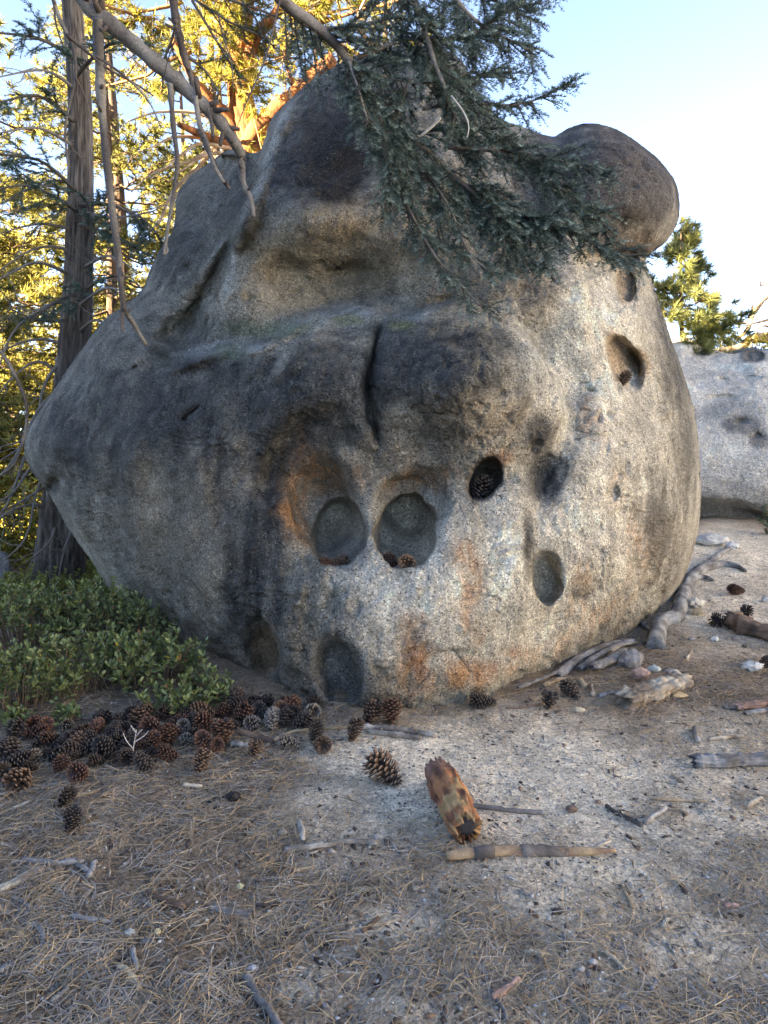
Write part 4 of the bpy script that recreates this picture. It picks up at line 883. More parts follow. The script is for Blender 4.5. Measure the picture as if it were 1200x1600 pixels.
SH = [  # photo px of foot, height px, half width px, label
 (40, 1010, 95, 70, 'dusty green evergreen shrub at the left edge, in the middle of the shrub bank'), (150, 1000, 95, 70, 'broad-leaved shrub in the middle of the bank with a few rust-coloured leaves'),
 (250, 1065, 75, 62, 'leafy green shrub tucked under the overhanging flank of the boulder'), (322, 1098, 52, 38, 'low bright green shrub, rightmost of the bank, touching the foot of the boulder'),
 (20, 1105, 95, 60, 'pale-tipped green shrub in the lower left corner of the shrub bank'), (110, 1080, 90, 60, 'green shrub with one yellow leaf above the left half of the cone heap'), (195, 1065, 80, 55, 'dark green shrub above the middle of the cone heap with dry pinkish leaves'),
 (60, 950, 60, 70, 'yellow-green sunlit shrub at the foot of the fissured trunk'), (180, 955, 70, 55, 'yellow-green shrub beside the foot of the trunk, against the boulder flank'), (120, 925, 42, 60, 'farthest sunlit shrub right of the trunk base'), (0, 960, 60, 50, 'yellowish shrub below the grey stump at the left edge'),
 (270, 1115, 58, 36, 'small green shrub whose twigs lean over the reddish cones'), (25, 1130, 22, 14, 'tiny green seedling in needle litter left of the cone heap'), (105, 1130, 30, 16, 'small sprig growing at the upper edge of the cone heap'), (225, 1010, 70, 45, 'shaded shrub close under the left flank of the boulder')]
for k, (fx, fy, hp, wp, lab) in enumerate(SH):
    g0 = ground(fx, fy); sc = g0.y/F; H = hp*sc*1.02; Wd = wp*sc*1.12
    root = empty('shrub', lab, 'shrub', (g0.x, g0.y, g0.z), 'evergreen shrubs of the bank at the lower left')
    ns = int(np.clip(130*(Wd/.3)**2*.9, 9, 210)); mb = MB(); LB = []; LD = []; LL = []; LCc = []
    for s_ in range(ns):
        a = rg.random()*2*math.pi; r_ = Wd*math.sqrt(rg.random()); bx, by = math.cos(a)*r_, math.sin(a)*r_*1.0
        zz = float(gz(g0.x+bx, g0.y+by))-g0.z; hh = H*(.55+.55*rg.random())*(1-.45*(r_/Wd)**2)
        top = np.array([bx*1.12+rg.normal()*.03, by*1.12+rg.normal()*.03, zz+hh])
        st = np.array([[bx*.7, by*.7, zz-.02], [bx*.9, by*.9, zz+hh*.5], top]); mb.tube(st, [.004, .003, .002], 4, (.14, .10, .07), cap=False)
        dd_ = unit(top-st[1]+rg.normal(size=3)*.02)
        for w_ in range(4):
            o_ = top-dd_*(.035*w_); 
            for j in range(6 if w_ < 3 else 4):
                a2 = rg.random()*2*math.pi; el = .95-.28*w_+rg.normal()*.15
                LB.append(o_+rg.normal(size=3)*.004); LD.append(np.array([math.cos(a2)*math.cos(el), math.sin(a2)*math.cos(el), math.sin(el)])); LL.append(.038*(.7+.5*rg.random()))
                far = g0.y > 5.0
                base = np.array((.110, .145, .045)) if not far else np.array((.20, .22, .045)); pale = np.array((.27, .32, .14)) if not far else np.array((.38, .38, .09))
                cc = base+(pale-base)*rg.random()**2*(1-.2*w_)
                if rg.random() < .010: cc = np.array((.42, .16, .10))
                if rg.random() < .003: cc = np.array((.60, .42, .05))
                LCc.append(cc*(.7+.6*rg.random()))
    mb.build('stems', M_twig, root, 'stuff')
    add_mesh('leaves', leaves(np.array(LB), unit(np.array(LD)), np.array(LL), np.array(LL)*.40, np.array(LCc), rg), M_leaf, root, 'stuff')
g0 = ground(1215, 835)
root = empty('shrub', 'dark green sprig at the right edge against the foot of the pale boulder', 'shrub', tuple(g0)); LB = []; LD = []; mb = MB()
for s_ in range(26):
    t_ = np.array([rg.normal()*.14, rg.normal()*.1, .05+.3*rg.random()]); mb.tube([t_*.1, t_*.6, t_], [.005, .004, .002], 4, (.12, .09, .06), cap=False)
    for j in range(14): LB.append(t_*(.5+.5*rg.random())); LD.append(rg.normal(size=3)+np.array([0, 0, .6]))
mb.build('stems', M_twig, root, 'stuff'); n = len(LB); add_mesh('leaves', leaves(np.array(LB), unit(np.array(LD)), .05, .022, np.tile((.05, .09, .035), (n, 1))*(.6+.8*rg.random((n, 1))), rg), M_leaf, root, 'stuff')

# ------------------------------------------------------------------ pine cones
def cone_mesh(name, seed, inner, outer, tipc, openn=.5, nsc=110, asp=1.45, skip=.04):
    rg = np.random.default_rng(seed); V_ = []; F_ = []; C_ = []; ga = math.pi*(3-math.sqrt(5)); n0 = 0
    for i in range(nsc):
        if rg.random() < skip: continue
        t_ = (i+.5)/nsc; zc = (t_**.9)*2-1; prof = math.sin(math.pi*min(.07+.93*(1-t_)**.80, 1))**.62*(1 if t_ > .1 else .85)
        rc = .30*prof+.06; ro = (.44+.14*openn)*prof+.10; a = i*ga+rg.normal()*.06; z = zc*asp*.5
        lift = (.10+.16*t_-.10*openn)*1.0-(.10 if t_ < .15 else 0)
        er = np.array([math.cos(a), math.sin(a), 0]); et = np.array([-math.sin(a), math.cos(a), 0]); ez = np.array([0, 0, 1.])
        wd = (.145+.05*prof)*(1.0-.35*t_); th = .040
        b0 = er*rc*.5+ez*(z-.03); tip = er*ro+ez*(z+lift+rg.normal()*.012); mid = er*(rc*.5+ro)*.55+ez*(z+lift*.45)
        nrm = unit(np.cross(et, tip-b0)); nrm = nrm if nrm[2] > 0 else -nrm
        vs = [b0-et*wd*.3, b0+et*wd*.3, mid-et*wd*.85+nrm*.01, mid+et*wd*.85+nrm*.01, tip-et*wd*.62+nrm*th*.2, tip+et*wd*.62+nrm*th*.2,
              tip-et*wd*.45-nrm*th, tip+et*wd*.45-nrm*th, tip+er*.055+nrm*th*.1+ez*.01, tip+er*.02+nrm*th*1.0, mid-nrm*th*.7]
        fs = [(0, 1, 3, 2), (2, 3, 9), (2, 9, 4), (3, 5, 9), (4, 9, 8), (9, 5, 8), (4, 8, 6), (5, 7, 8), (6, 8, 7), (6, 7, 10), (2, 4, 6, 10), (3, 10, 7, 5), (0, 2, 10), (1, 10, 3)]
        v_ = .75+.5*rg.random(); ci = [inner]*2+[inner]*2+[outer]*2+[outer]*2+[tipc, np.array(outer)*1.1, inner]
        V_ += vs; F_ += [tuple(q+n0 for q in ff_) for ff_ in fs]; C_ += [np.array(q)*v_ for q in ci]; n0 += 11
    # woody core
    m1 = 10
    for j in range(7):
        for k in range(m1):
            t_ = j/6; pr = math.sin(math.pi*(.1+.85*t_))*.30; V_.append((math.cos(k/m1*6.283)*pr, math.sin(k/m1*6.283)*pr, (t_*2-1)*asp*.47)); C_.append(np.array(inner)*.7)
    F_ += [(n0+j*m1+k, n0+j*m1+(k+1) % m1, n0+(j+1)*m1+(k+1) % m1, n0+(j+1)*m1+k) for j in range(6) for k in range(m1)]
    F_ += [tuple(n0+k for k in range(m1))[::-1], tuple(n0+6*m1+k for k in range(m1))]
    return mesh_from(name, np.array(V_, float), F_, M_cone, np.clip(np.array(C_), .008, .6), False)
CM = {}
for key, (inn, outc, tp) in dict(brown=((.035, .02, .014), (.13, .078, .052), (.22, .15, .105)), red=((.04, .018, .012), (.135, .064, .042), (.19, .115, .08)), grey=((.05, .04, .033), (.19, .165, .14), (.33, .30, .26)), dark=((.018, .013, .011), (.075, .055, .045), (.17, .135, .11)),
                                   tan=((.045, .025, .017), (.19, .11, .068), (.33, .22, .15))).items():
    CM[key] = [cone_mesh('pine_cone_'+key, 10+j, inn, outc, tp, op, ns_, asp, sk_) for j, (op, ns_, asp, sk_) in enumerate(((.3, 105, 1.5, .03), (.75, 95, 1.3, .05), (.5, 115, 1.65, .03), (1.0, 85, 1.15, .16), (.6, 100, 1.45, .12)))]
GC = 'pine cones heaped and scattered on the ground'
HEAP = 'weathered pine cone lodged in the crowded heap below the shrubs'
HEAP2 = 'reddish-brown pine cone in the crowded heap below the shrubs'
HEAP3 = 'bleached grey pine cone in the crowded heap below the shrubs'
CONES = [  # px, py, diameter px, colour, variant, tilt (deg from upright), heading, extra height, label
 (602, 1206, 50, 'tan', 0, 62, 150, 0, 'lone brown pine cone on pale grit left of the orange-barked log piece', 1),
 (220, 1193, 33, 'dark', 0, 150, 20, 0, 'dark cone standing tip down at the near edge, left of the reddish ones', 1), (262, 1178, 36, 'red', 1, 60, 200, .0, 'reddish cone with its base turned to the viewer at the near edge of the heap', 1),
 (312, 1197, 32, 'tan', 0, 30, 60, 0, 'single brown cone just in front of the heap beside a dark twig', 1), (92, 1200, 34, 'red', 1, 20, 0, 0, 'left cone of the pair of round brown cones in front of the heap', 1), (122, 1208, 37, 'red', 1, 60, 250, 0, 'right cone of the pair of round brown cones in front of the heap', 1),
 (26, 1219, 42, 'tan', 1, 95, 265, 0, 'cone near the left edge showing its round reddish base', 1), (0, 1213, 30, 'dark', 0, 40, 0, 0, 'dark cone cut by the left edge of the photo', 1), (100, 1253, 30, 'dark', 2, 35, 20, 0, 'small dark open cone standing just behind the tall one in the left litter', 1),
 (110, 1290, 42, 'dark', 2, 14, 60, 0, 'tall dark cone standing alone in the left needle litter', 1), (235, 1142, 36, 'red', 1, 70, 260, .02, 'bright reddish round cone on top of the heap near the silver twigs', 1), (208, 1153, 30, 'grey', 2, 40, 90, 0, 'grey cone behind the pale forked twigs in the heap', 1),
 (260, 1155, 32, 'red', 1, 30, 90, 0, HEAP2, 0), (287, 1137, 30, 'grey', 1, 60, 270, .01, 'pale grey round cone in the middle of the heap', 1), (316, 1163, 38, 'red', 1, 40, 270, .0, 'large reddish cone low in the heap left of the bright reddish pair', 1), (346, 1152, 40, 'red', 2, 20, 100, .01, 'tall reddish cone at the right end of the near heap, beside the white stick stub', 1),
 (322, 1134, 34, 'red', 0, 60, 180, .01, HEAP2, 0), (192, 1125, 34, 'dark', 0, 80, 200, 0, HEAP, 0), (213, 1129, 32, 'brown', 1, 50, 100, 0, HEAP2, 0), (282, 1120, 34, 'dark', 2, 75, 10, 0, HEAP, 0), (318, 1115, 34, 'brown', 0, 80, 170, .01, HEAP2, 0), (343, 1114, 32, 'red', 1, 60, 20, .0, HEAP2, 0),
 (340, 1133, 28, 'grey', 0, 80, 190, 0, HEAP3, 0), (163, 1174, 38, 'dark', 1, 50, 220, 0, HEAP, 0), (175, 1160, 34, 'dark', 0, 70, 30, 0, HEAP, 0), (136, 1170, 34, 'dark', 2, 80, 10, 0, HEAP, 0), (116, 1175, 32, 'dark', 0, 60, 190, 0, HEAP, 0), (90, 1165, 32, 'dark', 1, 80, 30, 0, HEAP, 0),
 (123, 1143, 28, 'brown', 0, 80, 0, 0, HEAP, 0), (153, 1123, 30, 'dark', 1, 75, 40, 0, HEAP, 0), (20, 1145, 32, 'dark', 0, 50, 60, 0, 'dark cone half hidden in litter under the seedling at the left edge', 1), (8, 1175, 36, 'dark', 1, 60, 90, 0, 'dusty dark cone lying against the left edge, above the base-on cone', 1),
 (20, 1193, 34, 'dark', 2, 80, 20, 0, 'long dark cone lying on its side above the base-on cone at the left', 1), (106, 1186, 24, 'dark', 0, 70, 60, 0, HEAP, 0), (175, 1145, 30, 'dark', 2, 80, 70, .01, HEAP, 0), (236, 1165, 34, 'red', 1, 20, 0, .0, HEAP2, 0), (290, 1159, 30, 'grey', 1, 60, 110, 0, HEAP3, 0),
 (70, 1180, 26, 'dark', 1, 70, 120, 0, HEAP, 0), (60, 1160, 26, 'dark', 0, 70, 20, 0, HEAP, 0), (250, 1118, 26, 'brown', 0, 60, 20, 0, HEAP, 0), (230, 1180, 22, 'dark', 0, 60, 20, 0, HEAP, 0), (190, 1168, 26, 'dark', 0, 60, 20, 0, HEAP, 0),
 (382, 1103, 32, 'dark', 2, 80, 190, 0, 'dark cone at the upper right end of the heap, under the boulder edge', 1), (374, 1121, 34, 'red', 1, 60, 30, .01, HEAP2, 0), (397, 1130, 34, 'grey', 0, 70, 240, 0, HEAP3, 0), (424, 1127, 36, 'grey', 2, 75, 90, 0, 'broad grey cone with tight scales behind the pale curved root', 1),
 (457, 1107, 32, 'red', 1, 60, 120, .01, 'reddish cone on top of the right end of the heap against the boulder', 1), (415, 1097, 28, 'dark', 0, 60, 20, 0, HEAP, 0), (484, 1113, 34, 'grey', 0, 70, 300, 0, 'grey cone with whitened scale tips at the right end of the heap against the boulder', 1), (470, 1130, 34, 'dark', 1, 70, 30, 0, 'dark dusty cone just in front of the whitened grey one at the heap right end', 1),
 (443, 1127, 28, 'dark', 1, 40, 30, 0, HEAP, 0), (452, 1161, 34, 'grey', 0, 85, 170, 0, 'grey cone with whitish scales lying under the pale curved root', 1), (397, 1173, 33, 'tan', 1, 30, 70, 0, 'brown cone at the left end of the pale curved root', 1), (492, 1150, 30, 'dark', 0, 30, 60, 0, 'dark cone behind another, just right of the grey cone on its side', 1),
 (503, 1164, 32, 'brown', 1, 70, 280, 0, 'dark brown cone in front, just right of the grey cone on its side', 1), (553, 1146, 33, 'brown', 1, 25, 40, 0, 'brown cone at the left end of the two birch-grey sticks', 1), (580, 1119, 30, 'brown', 1, 30, 0, 0, 'left cone of the pair behind the birch-grey sticks', 1), (611, 1118, 33, 'red', 1, 20, 90, 0, 'right cone of the pair behind the birch-grey sticks', 1),
 (757, 1096, 28, 'dark', 2, 85, 180, 0, 'dark cone lying in the gap under the right foot of the boulder', 1), (859, 1098, 30, 'dark', 0, 25, 40, 0, 'dark cone standing in front of the splintered wood right of the boulder', 1), (895, 1080, 32, 'dark', 0, 60, 120, 0, 'dark cone among the splinters left of the flaky bark chunk', 1),
 (1154, 922, 22, 'red', 0, 80, 190, 0, 'small reddish cone on the bare ground near the right edge', 1), (1126, 971, 24, 'dark', 0, 75, 170, 0, 'dark cone at the end of the brown log on the right', 1), (1167, 956, 18, 'dark', 1, 60, 20, 0, 'broken bit of dark cone above the brown log on the right', 1), (1196, 1037, 22, 'dark', 1, 60, 20, 0, 'dark cone cut by the right edge beside a white stone', 1),
 (462, 1118, 26, 'dark', 1, 50, 200, 0, HEAP, 0), (405, 1112, 28, 'dark', 1, 60, 260, .01, HEAP, 0), (358, 1108, 26, 'brown', 0, 70, 100, 0, HEAP, 0), (300, 1128, 26, 'dark', 1, 70, 100, 0, HEAP, 0), (270, 1135, 26, 'dark', 1, 70, 200, 0, HEAP, 0), (200, 1140, 26, 'dark', 1, 70, 200, 0, HEAP, 0),
 (45, 1200, 24, 'dark', 1, 70, 200, 0, HEAP, 0), (150, 1190, 24, 'dark', 1, 70, 200, 0, HEAP, 0)]
_fr = random.Random(11)
for _i in range(30):
    for _try in range(40):
        _x = _fr.randint(48, 495); _y = _fr.randint(*((1128, 1186) if _x < 200 else (1112, 1166) if _x < 360 else (1096, 1134)))
        if all(math.hypot(_x-c[0], (_y-c[1])*1.4) > 17 for c in CONES): break
    CONES.append((_x, _y, _fr.randint(25, 33), _fr.choice(('dark', 'dark', 'brown', 'red', 'grey')), _fr.randint(0, 2), _fr.randint(50, 95), _fr.randint(0, 360), 0, HEAP, 0))
_rows = [[c for c in CONES if c[8] in (HEAP, HEAP2, HEAP3) and lo <= c[1] < hi] for lo, hi in ((0, 1122), (1122, 1150), (1150, 2000))]
ORD = ['first', 'second', 'third', 'fourth', 'fifth', 'sixth', 'seventh', 'eighth', 'ninth', 'tenth', 'eleventh', 'twelfth', 'thirteenth', 'fourteenth', 'fifteenth', 'sixteenth', 'seventeenth', 'eighteenth', 'nineteenth', 'twentieth', 'twenty-first', 'twenty-second', 'twenty-third', 'twenty-fourth']
CW = dict(dark='dark', brown='brown', red='reddish', grey='grey', tan='tan')
CLAB = {}
for _r, _n in zip(_rows, ('rear', 'middle', 'front')):
    for _c in set(c[3] for c in _r):
        for _k, c in enumerate(sorted([c for c in _r if c[3] == _c])):
            CLAB[c[:2]] = '%s cone, %s %s one from the left in the %s rank of the heap' % ('lying' if c[5] > 55 else 'tilted', ORD[_k], CW[_c], _n)
def put_cone(P_, dia, colr, var, tilt, head, lab, grp):
    me = CM[colr][var % 3 if grp != GC or rg.random() < .55 or dia > .13 else 3+int(rg.random() < .5)]; o = link('pine_cone', me); s_ = dia/1.22; o.scale = (s_, s_*(.84+.16*rg.random()), s_); o.location = P_
    o.rotation_euler = (Matrix.Rotation(math.radians(head), 4, 'Z') @ Matrix.Rotation(math.radians(tilt), 4, 'Y') @ Matrix.Rotation(rg.random()*6, 4, 'Z')).to_euler()
    return tag(o, lab, 'pine cone', grp)
for (x_, y_, dpx, colr, var, tilt, head, ex, lab, uniq) in CONES:
    lab = CLAB.get((x_, y_), lab); dpx = dpx*(.85 if x_ < 520 else .97)*(.84+.32*rg.random()); g0 = ground(x_, y_+dpx*.42); dia = dpx*g0.y/F
    put_cone((g0.x, g0.y+dia*.25, float(gz(g0.x, g0.y+dia*.25))+dia*(.38 if tilt > 50 and tilt < 140 else .52)+ex), dia, colr, var, tilt, head, lab, GC)
def rockY(x_, y_):
    i = np.argmin((ROCK[0]-x_)**2+(ROCK[1]-y_)**2); return float(ROCK[2][i])
for x_, y_, dpx, colr, var, tilt, head, lab in ((513, 880, 20, 'red', 0, 80, 200, 'left part-hidden cone in the left round hollow of the boulder'), (529, 879, 24, 'brown', 0, 75, 10, 'brown cone lying on its side in the left round hollow of the boulder'),
        (612, 878, 25, 'red', 1, 60, 200, 'left of the two cones in the right round hollow'), (636, 878, 29, 'tan', 1, 92, 268, 'end-on cone with radiating scales in the right round hollow'), (750, 767, 34, 'dark', 0, 25, 20, 'dark cone standing in the small tilted hollow up to the right'),
        (974, 594, 20, 'brown', 0, 30, 20, 'small cone wedged in the tall hollow high on the right face')):
    Yb = rockY(x_, y_+dpx*.40); P_ = at(x_, y_, Yb+.80*dpx*Yb/F); put_cone(tuple(P_), dpx*Yb/F, colr, var, tilt, head, lab, 'pine cones set in the hollows of the boulder')

# ------------------------------------------------------------------ sticks and logs
rg = np.random.default_rng(404)
SC = dict(birch=((.42, .39, .34), (.15, .13, .11)), grey=((.25, .24, .23), (.13, .12, .11)), dark=((.10, .085, .075), (.05, .04, .035)), tan=((.42, .33, .22), (.25, .18, .11)), pale=((.46, .40, .31), (.20, .15, .11)), pink=((.34, .22, .18), (.20, .12, .09)), brown=((.20, .13, .09), (.09, .06, .045)))
def grooved(q, R, colf, name, mat, parent, seed=0, n=44, m=60, depth=.22, k=7, flat=1.0, jag=.0):
    t0 = np.linspace(0, 1, len(q)); t1 = np.linspace(0, 1, m); Q = np.stack([np.interp(t1, t0, q[:, i]) for i in range(3)], -1); RR = np.interp(t1, t0, R)
    T = unit(np.gradient(Q, axis=0)); s1 = unit(np.cross(T, np.array([0, 0, 1.]))); u1 = np.cross(s1, T); th = np.arange(n)/n*2*math.pi; L_ = np.linalg.norm(Q[-1]-Q[0])
    TH, TT = np.meshgrid(th, t1); g1 = fbm(np.stack([np.cos(TH)*k*.5, np.sin(TH)*k*.5, TT*L_/max(RR.max(), .004)*.35+seed*5], -1), 4); g2 = fbm(np.stack([np.cos(TH)*2, np.sin(TH)*2, TT*L_/max(RR.max(), .004)*.8+seed], -1), 3)
    terr = np.round(g2*4)/4*.5+g2*.5; sc_ = (1+depth*(g1*1.2+terr))
    P_ = Q[:, None]+(RR[:, None]*sc_)[..., None]*(np.cos(TH)[..., None]*s1[:, None]+np.sin(TH)[..., None]*u1[:, None]*flat)
    if jag:
        e_ = jag*RR[0]*fbm(np.stack([np.cos(th)*3, np.sin(th)*3, 0*th+seed], -1), 3)
        for r_i, sg_ in ((0, -1), (1, -.7), (m-1, 1), (m-2, .7)): P_[r_i] += T[r_i]*(sg_*np.abs(e_)*1.6)[:, None]
    v = P_.reshape(-1, 3); idx = np.arange(m*n).reshape(m, n); a_, b2_ = idx[:-1], idx[1:]; f = [tuple(x) for x in np.stack([a_, np.roll(a_, -1, 1), np.roll(b2_, -1, 1), b2_], -1).reshape(-1, 4)]
    c = colf(v, TT.ravel())*(1+.55*g1.ravel()[:, None]); v = np.concatenate([v, [Q[0]+T[0]*RR[0]*.25, Q[-1]-T[-1]*RR[-1]*.25]]); c = np.concatenate([c, c[:1]*.5, c[-1:]*.5])
    f += [(j, m*n, (j+1) % n) for j in range(n)]+[((m-1)*n+j, (m-1)*n+(j+1) % n, m*n+1) for j in range(n)]
    return link(name, mesh_from(name, v, f, mat, np.clip(c, .01, .7)), parent)
def stick(pp, dpx, colr, lab, cat='stick', name='stick', knots=2, group=None, lift=0.0, ends_=True, seg=9, flatz=1.0):
    big = cat in ('log', 'wood', 'bark')
    Pp = smooth_poly(pp, 7) if len(pp) > 2 else np.array([np.array(pp[0])+(np.array(pp[1])-np.array(pp[0]))*t_ for t_ in np.linspace(0, 1, 10)])
    g_ = [ground(x_, y_+dpx*.4) for x_, y_ in Pp]; r_ = dpx/2*g_[0].y/F
    q = np.array([[a.x, a.y, a.z] for a in g_]); 
    k_ = np.linspace(0, 1, len(q))[:, None]; straight = q[0, 2]+(q[-1, 2]-q[0, 2])*k_[:, 0]; q[:, 2] = np.maximum(.5*q[:, 2]+.5*straight, q[:, 2]-.002)+r_*.75*flatz+lift
    o0 = q[0].copy(); q = q-o0; R = r_*(1-.18*np.linspace(0, 1, len(q)))*(1+.10*rg.normal(size=len(q)))
    if ends_: R[0] *= .75; R[-1] *= .6
    if big:
        o = grooved(q, R, barkcol(*SC[colr], seed=rg.integers(50)), name, M_wood, None, int(rg.integers(50)), 40, 70, .28 if cat != 'bark' else .45, 7, flatz, 2.0); o.location = tuple(o0); return tag(o, lab, cat, group)
    q[1:-1] += rg.normal(size=(len(q)-2, 3))*r_*.12
    mb = MB(); mb.tube(q, R, seg, rough=.38, colf=barkcol(*SC[colr], seed=rg.integers(50)), flat=flatz, seed=rg.integers(50))
    for _ in range(knots):
        j = rg.integers(1, len(q)-1); d = unit(rg.normal(size=3)+np.array([0, 0, .4])); mb.tube([q[j], q[j]+d*r_*1.3, q[j]+d*r_*1.9], [R[j]*.6, R[j]*.45, R[j]*.3], 6, np.array(SC[colr][1]))
    o = mb.build(name, M_twig, None, None, True, tuple(o0)); return tag(o, lab, cat, group)
ST = [([(445, 1327), (500, 1320), (545, 1313), (590, 1318)], 11, 'birch', 'pale speckled stick lying left of the log piece in the centre foreground', 4),
 ([(733, 1258), (790, 1264), (850, 1270)], 9, 'grey', 'smooth dark grey stick reaching right from behind the orange-barked log piece', 0),
 ([(560, 1135), (600, 1137), (645, 1142), (682, 1148)], 11, 'birch', 'whitish birch-like stick, upper of the pair below the boulder foot', 3), ([(575, 1141), (615, 1147), (657, 1152)], 10, 'birch', 'darker speckled stick, lower of the pair below the boulder foot', 3),
 ([(372, 1140), (400, 1150), (427, 1159)], 12, 'brown', 'short grey-brown stick pointing into the cone heap', 1), ([(362, 1161), (390, 1164)], 11, 'birch', 'short white stick stub beside the cone heap', 0), ([(415, 1166), (435, 1152), (460, 1142), (500, 1138), (545, 1136)], 6, 'tan', 'thin pale curved root arching over the grey cone', 2),
 ([(385, 1522), (402, 1555), (425, 1585), (442, 1615)], 15, 'grey', 'thick smooth grey stick running out of the bottom edge', 0), ([(768, 1558), (790, 1543), (812, 1527)], 12, 'pink', 'pinkish stick with a pale cut end near the bottom edge', 0), ([(776, 1560), (788, 1578), (792, 1595)], 8, 'grey', 'short grey twig below the pinkish stick at the bottom', 0),
 ([(35, 1342), (80, 1347), (132, 1344)], 11, 'grey', 'grey crooked stick at the left above the pale split plank', 3), ([(120, 1350), (140, 1360)], 9, 'grey', 'stubby grey twig between two sticks at the left', 0), ([(138, 1370), (144, 1358), (150, 1343)], 9, 'grey', 'short upright-looking grey twig at the left', 0),
 ([(230, 1392), (258, 1408), (290, 1417)], 11, 'brown', 'brown stick with a grey bark end in the left litter', 1), ([(115, 1430), (145, 1438), (178, 1440)], 11, 'grey', 'rough grey stick with a forked end in the left litter', 3), ([(185, 1508), (205, 1522), (218, 1545)], 11, 'tan', 'curved tan stick low in the left litter', 0),
 ([(80, 1567), (94, 1554), (108, 1542)], 10, 'birch', 'pale grey stick slanting in the bottom left corner', 0), ([(207, 1482), (211, 1500), (215, 1515)], 9, 'grey', 'short grey stick above the curved tan one', 1), ([(240, 1535), (241, 1556), (243, 1575)], 7, 'dark', 'dark grey twig beside the curved tan stick near the bottom', 0),
 ([(1086, 1136), (1087, 1148), (1092, 1158)], 10, 'birch', 'short bent pale stick with a brown end right of centre', 0), ([(1105, 1155), (1135, 1152), (1162, 1149)], 7, 'pale', 'thin pale stick right of the short bent one', 0), ([(946, 1258), (968, 1272), (985, 1280), (1002, 1288)], 8, 'dark', 'dark broken twig left of the pale forked stick', 3),
 ([(1006, 1286), (1022, 1275), (1041, 1261)], 9, 'birch', 'pale stick crossing the end of the dark broken twig', 1), ([(1015, 1247), (1060, 1250), (1102, 1251)], 6, 'tan', 'long thin tan splinter lying above the pale stick on the right', 0), ([(467, 1282), (472, 1295), (473, 1312)], 10, 'birch', 'short white bent stick above the speckled stick', 0),
 ([(1036, 1450), (1042, 1434)], 9, 'pale', 'whitish chip of wood at the lower right', 0), ([(818, 1486), (852, 1491)], 9, 'pale', 'whitish flat chip below the centre of the foreground', 0), ([(645, 1389), (669, 1382)], 9, 'pale', 'white chip below the log piece', 0), ([(943, 1485), (962, 1500), (978, 1517)], 8, 'tan', 'tan stick slanting at the lower right', 0),
 ([(968, 1518), (982, 1533)], 6, 'tan', 'short thin twig below the slanting tan stick', 0), ([(1130, 1414), (1155, 1414)], 9, 'pink', 'pinkish stub lying near the right edge', 0), ([(1153, 1540), (1176, 1545)], 8, 'pale', 'pale yellow chip near the bottom right', 0), ([(968, 1576), (1006, 1574)], 11, 'grey', 'flattish grey stick at the bottom right of centre', 0),
 ([(975, 1392), (983, 1405), (988, 1417)], 7, 'tan', 'small straight tan stick right of the peeled stick', 0), ([(1062, 1380), (1073, 1396)], 8, 'brown', 'short brown stick in the right foreground', 0), ([(881, 1460), (883, 1482)], 7, 'grey', 'short grey stick standing out in the needles below the peeled stick', 0), ([(1018, 1548), (1026, 1528)], 9, 'grey', 'faint grey stick in the lower right litter', 0),
 ([(286, 1226), (317, 1229)], 8, 'pale', 'short whitish stick in front of the single brown cone', 0), ([(460, 1360), (490, 1354)], 6, 'tan', 'thin tan twig below the speckled stick', 0), ([(548, 1389), (590, 1390)], 8, 'tan', 'tan strip of wood in the needles below the centre', 0), ([(565, 1455), (580, 1443), (592, 1432)], 8, 'brown', 'twig with a pale broken tip at the lower centre', 1),
 ([(400, 1413), (435, 1414)], 6, 'dark', 'thin dark twig in the litter left of centre', 0), ([(540, 1507), (576, 1506)], 6, 'dark', 'thin dark twig low in the centre', 0), ([(62, 1445), (68, 1465), (66, 1485)], 9, 'grey', 'forked grey stick at the left edge of the lower litter', 2), ([(45, 1445), (60, 1446)], 9, 'pale', 'small pale stub beside the forked grey stick', 0),
 ([(0, 1515), (25, 1503)], 12, 'grey', 'grey stick end entering from the left edge low down', 0), ([(223, 1470), (243, 1472)], 8, 'grey', 'stubby grey stick above the curved tan one, right', 0), ([(20, 1402), (35, 1408), (48, 1420)], 8, 'grey', 'thin bent grey twig below the pale split plank', 0), ([(1160, 960), (1150, 975), (1140, 980)], 4, 'pale', 'tiny pale curved twig below the brown log', 0),
 ([(1072, 1030), (1080, 1016)], 5, 'pale', 'thin pale splinter near the right foot of the boulder', 0), ([(905, 1000), (880, 1015), (862, 1035)], 8, 'grey', 'grey root end curling out at the right foot of the boulder', 0), ([(1000, 972), (1015, 985), (1022, 990)], 8, 'grey', 'short grey stub left of the big root', 1), ([(905, 1062), (915, 1072)], 10, 'tan', 'cut tan stub among the splinters', 0),
 ([(923, 1070), (926, 1086)], 9, 'pale', 'pale stub pointing down among the splinters', 0), ([(935, 1087), (950, 1083), (968, 1080)], 8, 'grey', 'grey stick lying left of the flaky bark chunk', 0), ([(1130, 1105), (1160, 1104), (1205, 1094)], 7, 'grey', 'thin grey root reaching the right edge', 1), ([(860, 1095), (830, 1103), (790, 1106)], 4, 'brown', 'thin brown twig lying by the right foot of the boulder', 1),
 ([(1040, 1262), (1075, 1270)], 5, 'pale', 'slim pale splinter right of the forked sticks', 0), ([(1165, 1262), (1180, 1250), (1190, 1245)], 8, 'pale', 'pale splinter at the right below the grey log', 0), ([(1050, 1210), (1068, 1222)], 6, 'tan', 'tan splinter below the tip of the grey log', 0)]
for pp, dpx, colr, lab, kn in ST: stick(pp, dpx, colr, lab, knots=kn, group='sticks lying on the ground')
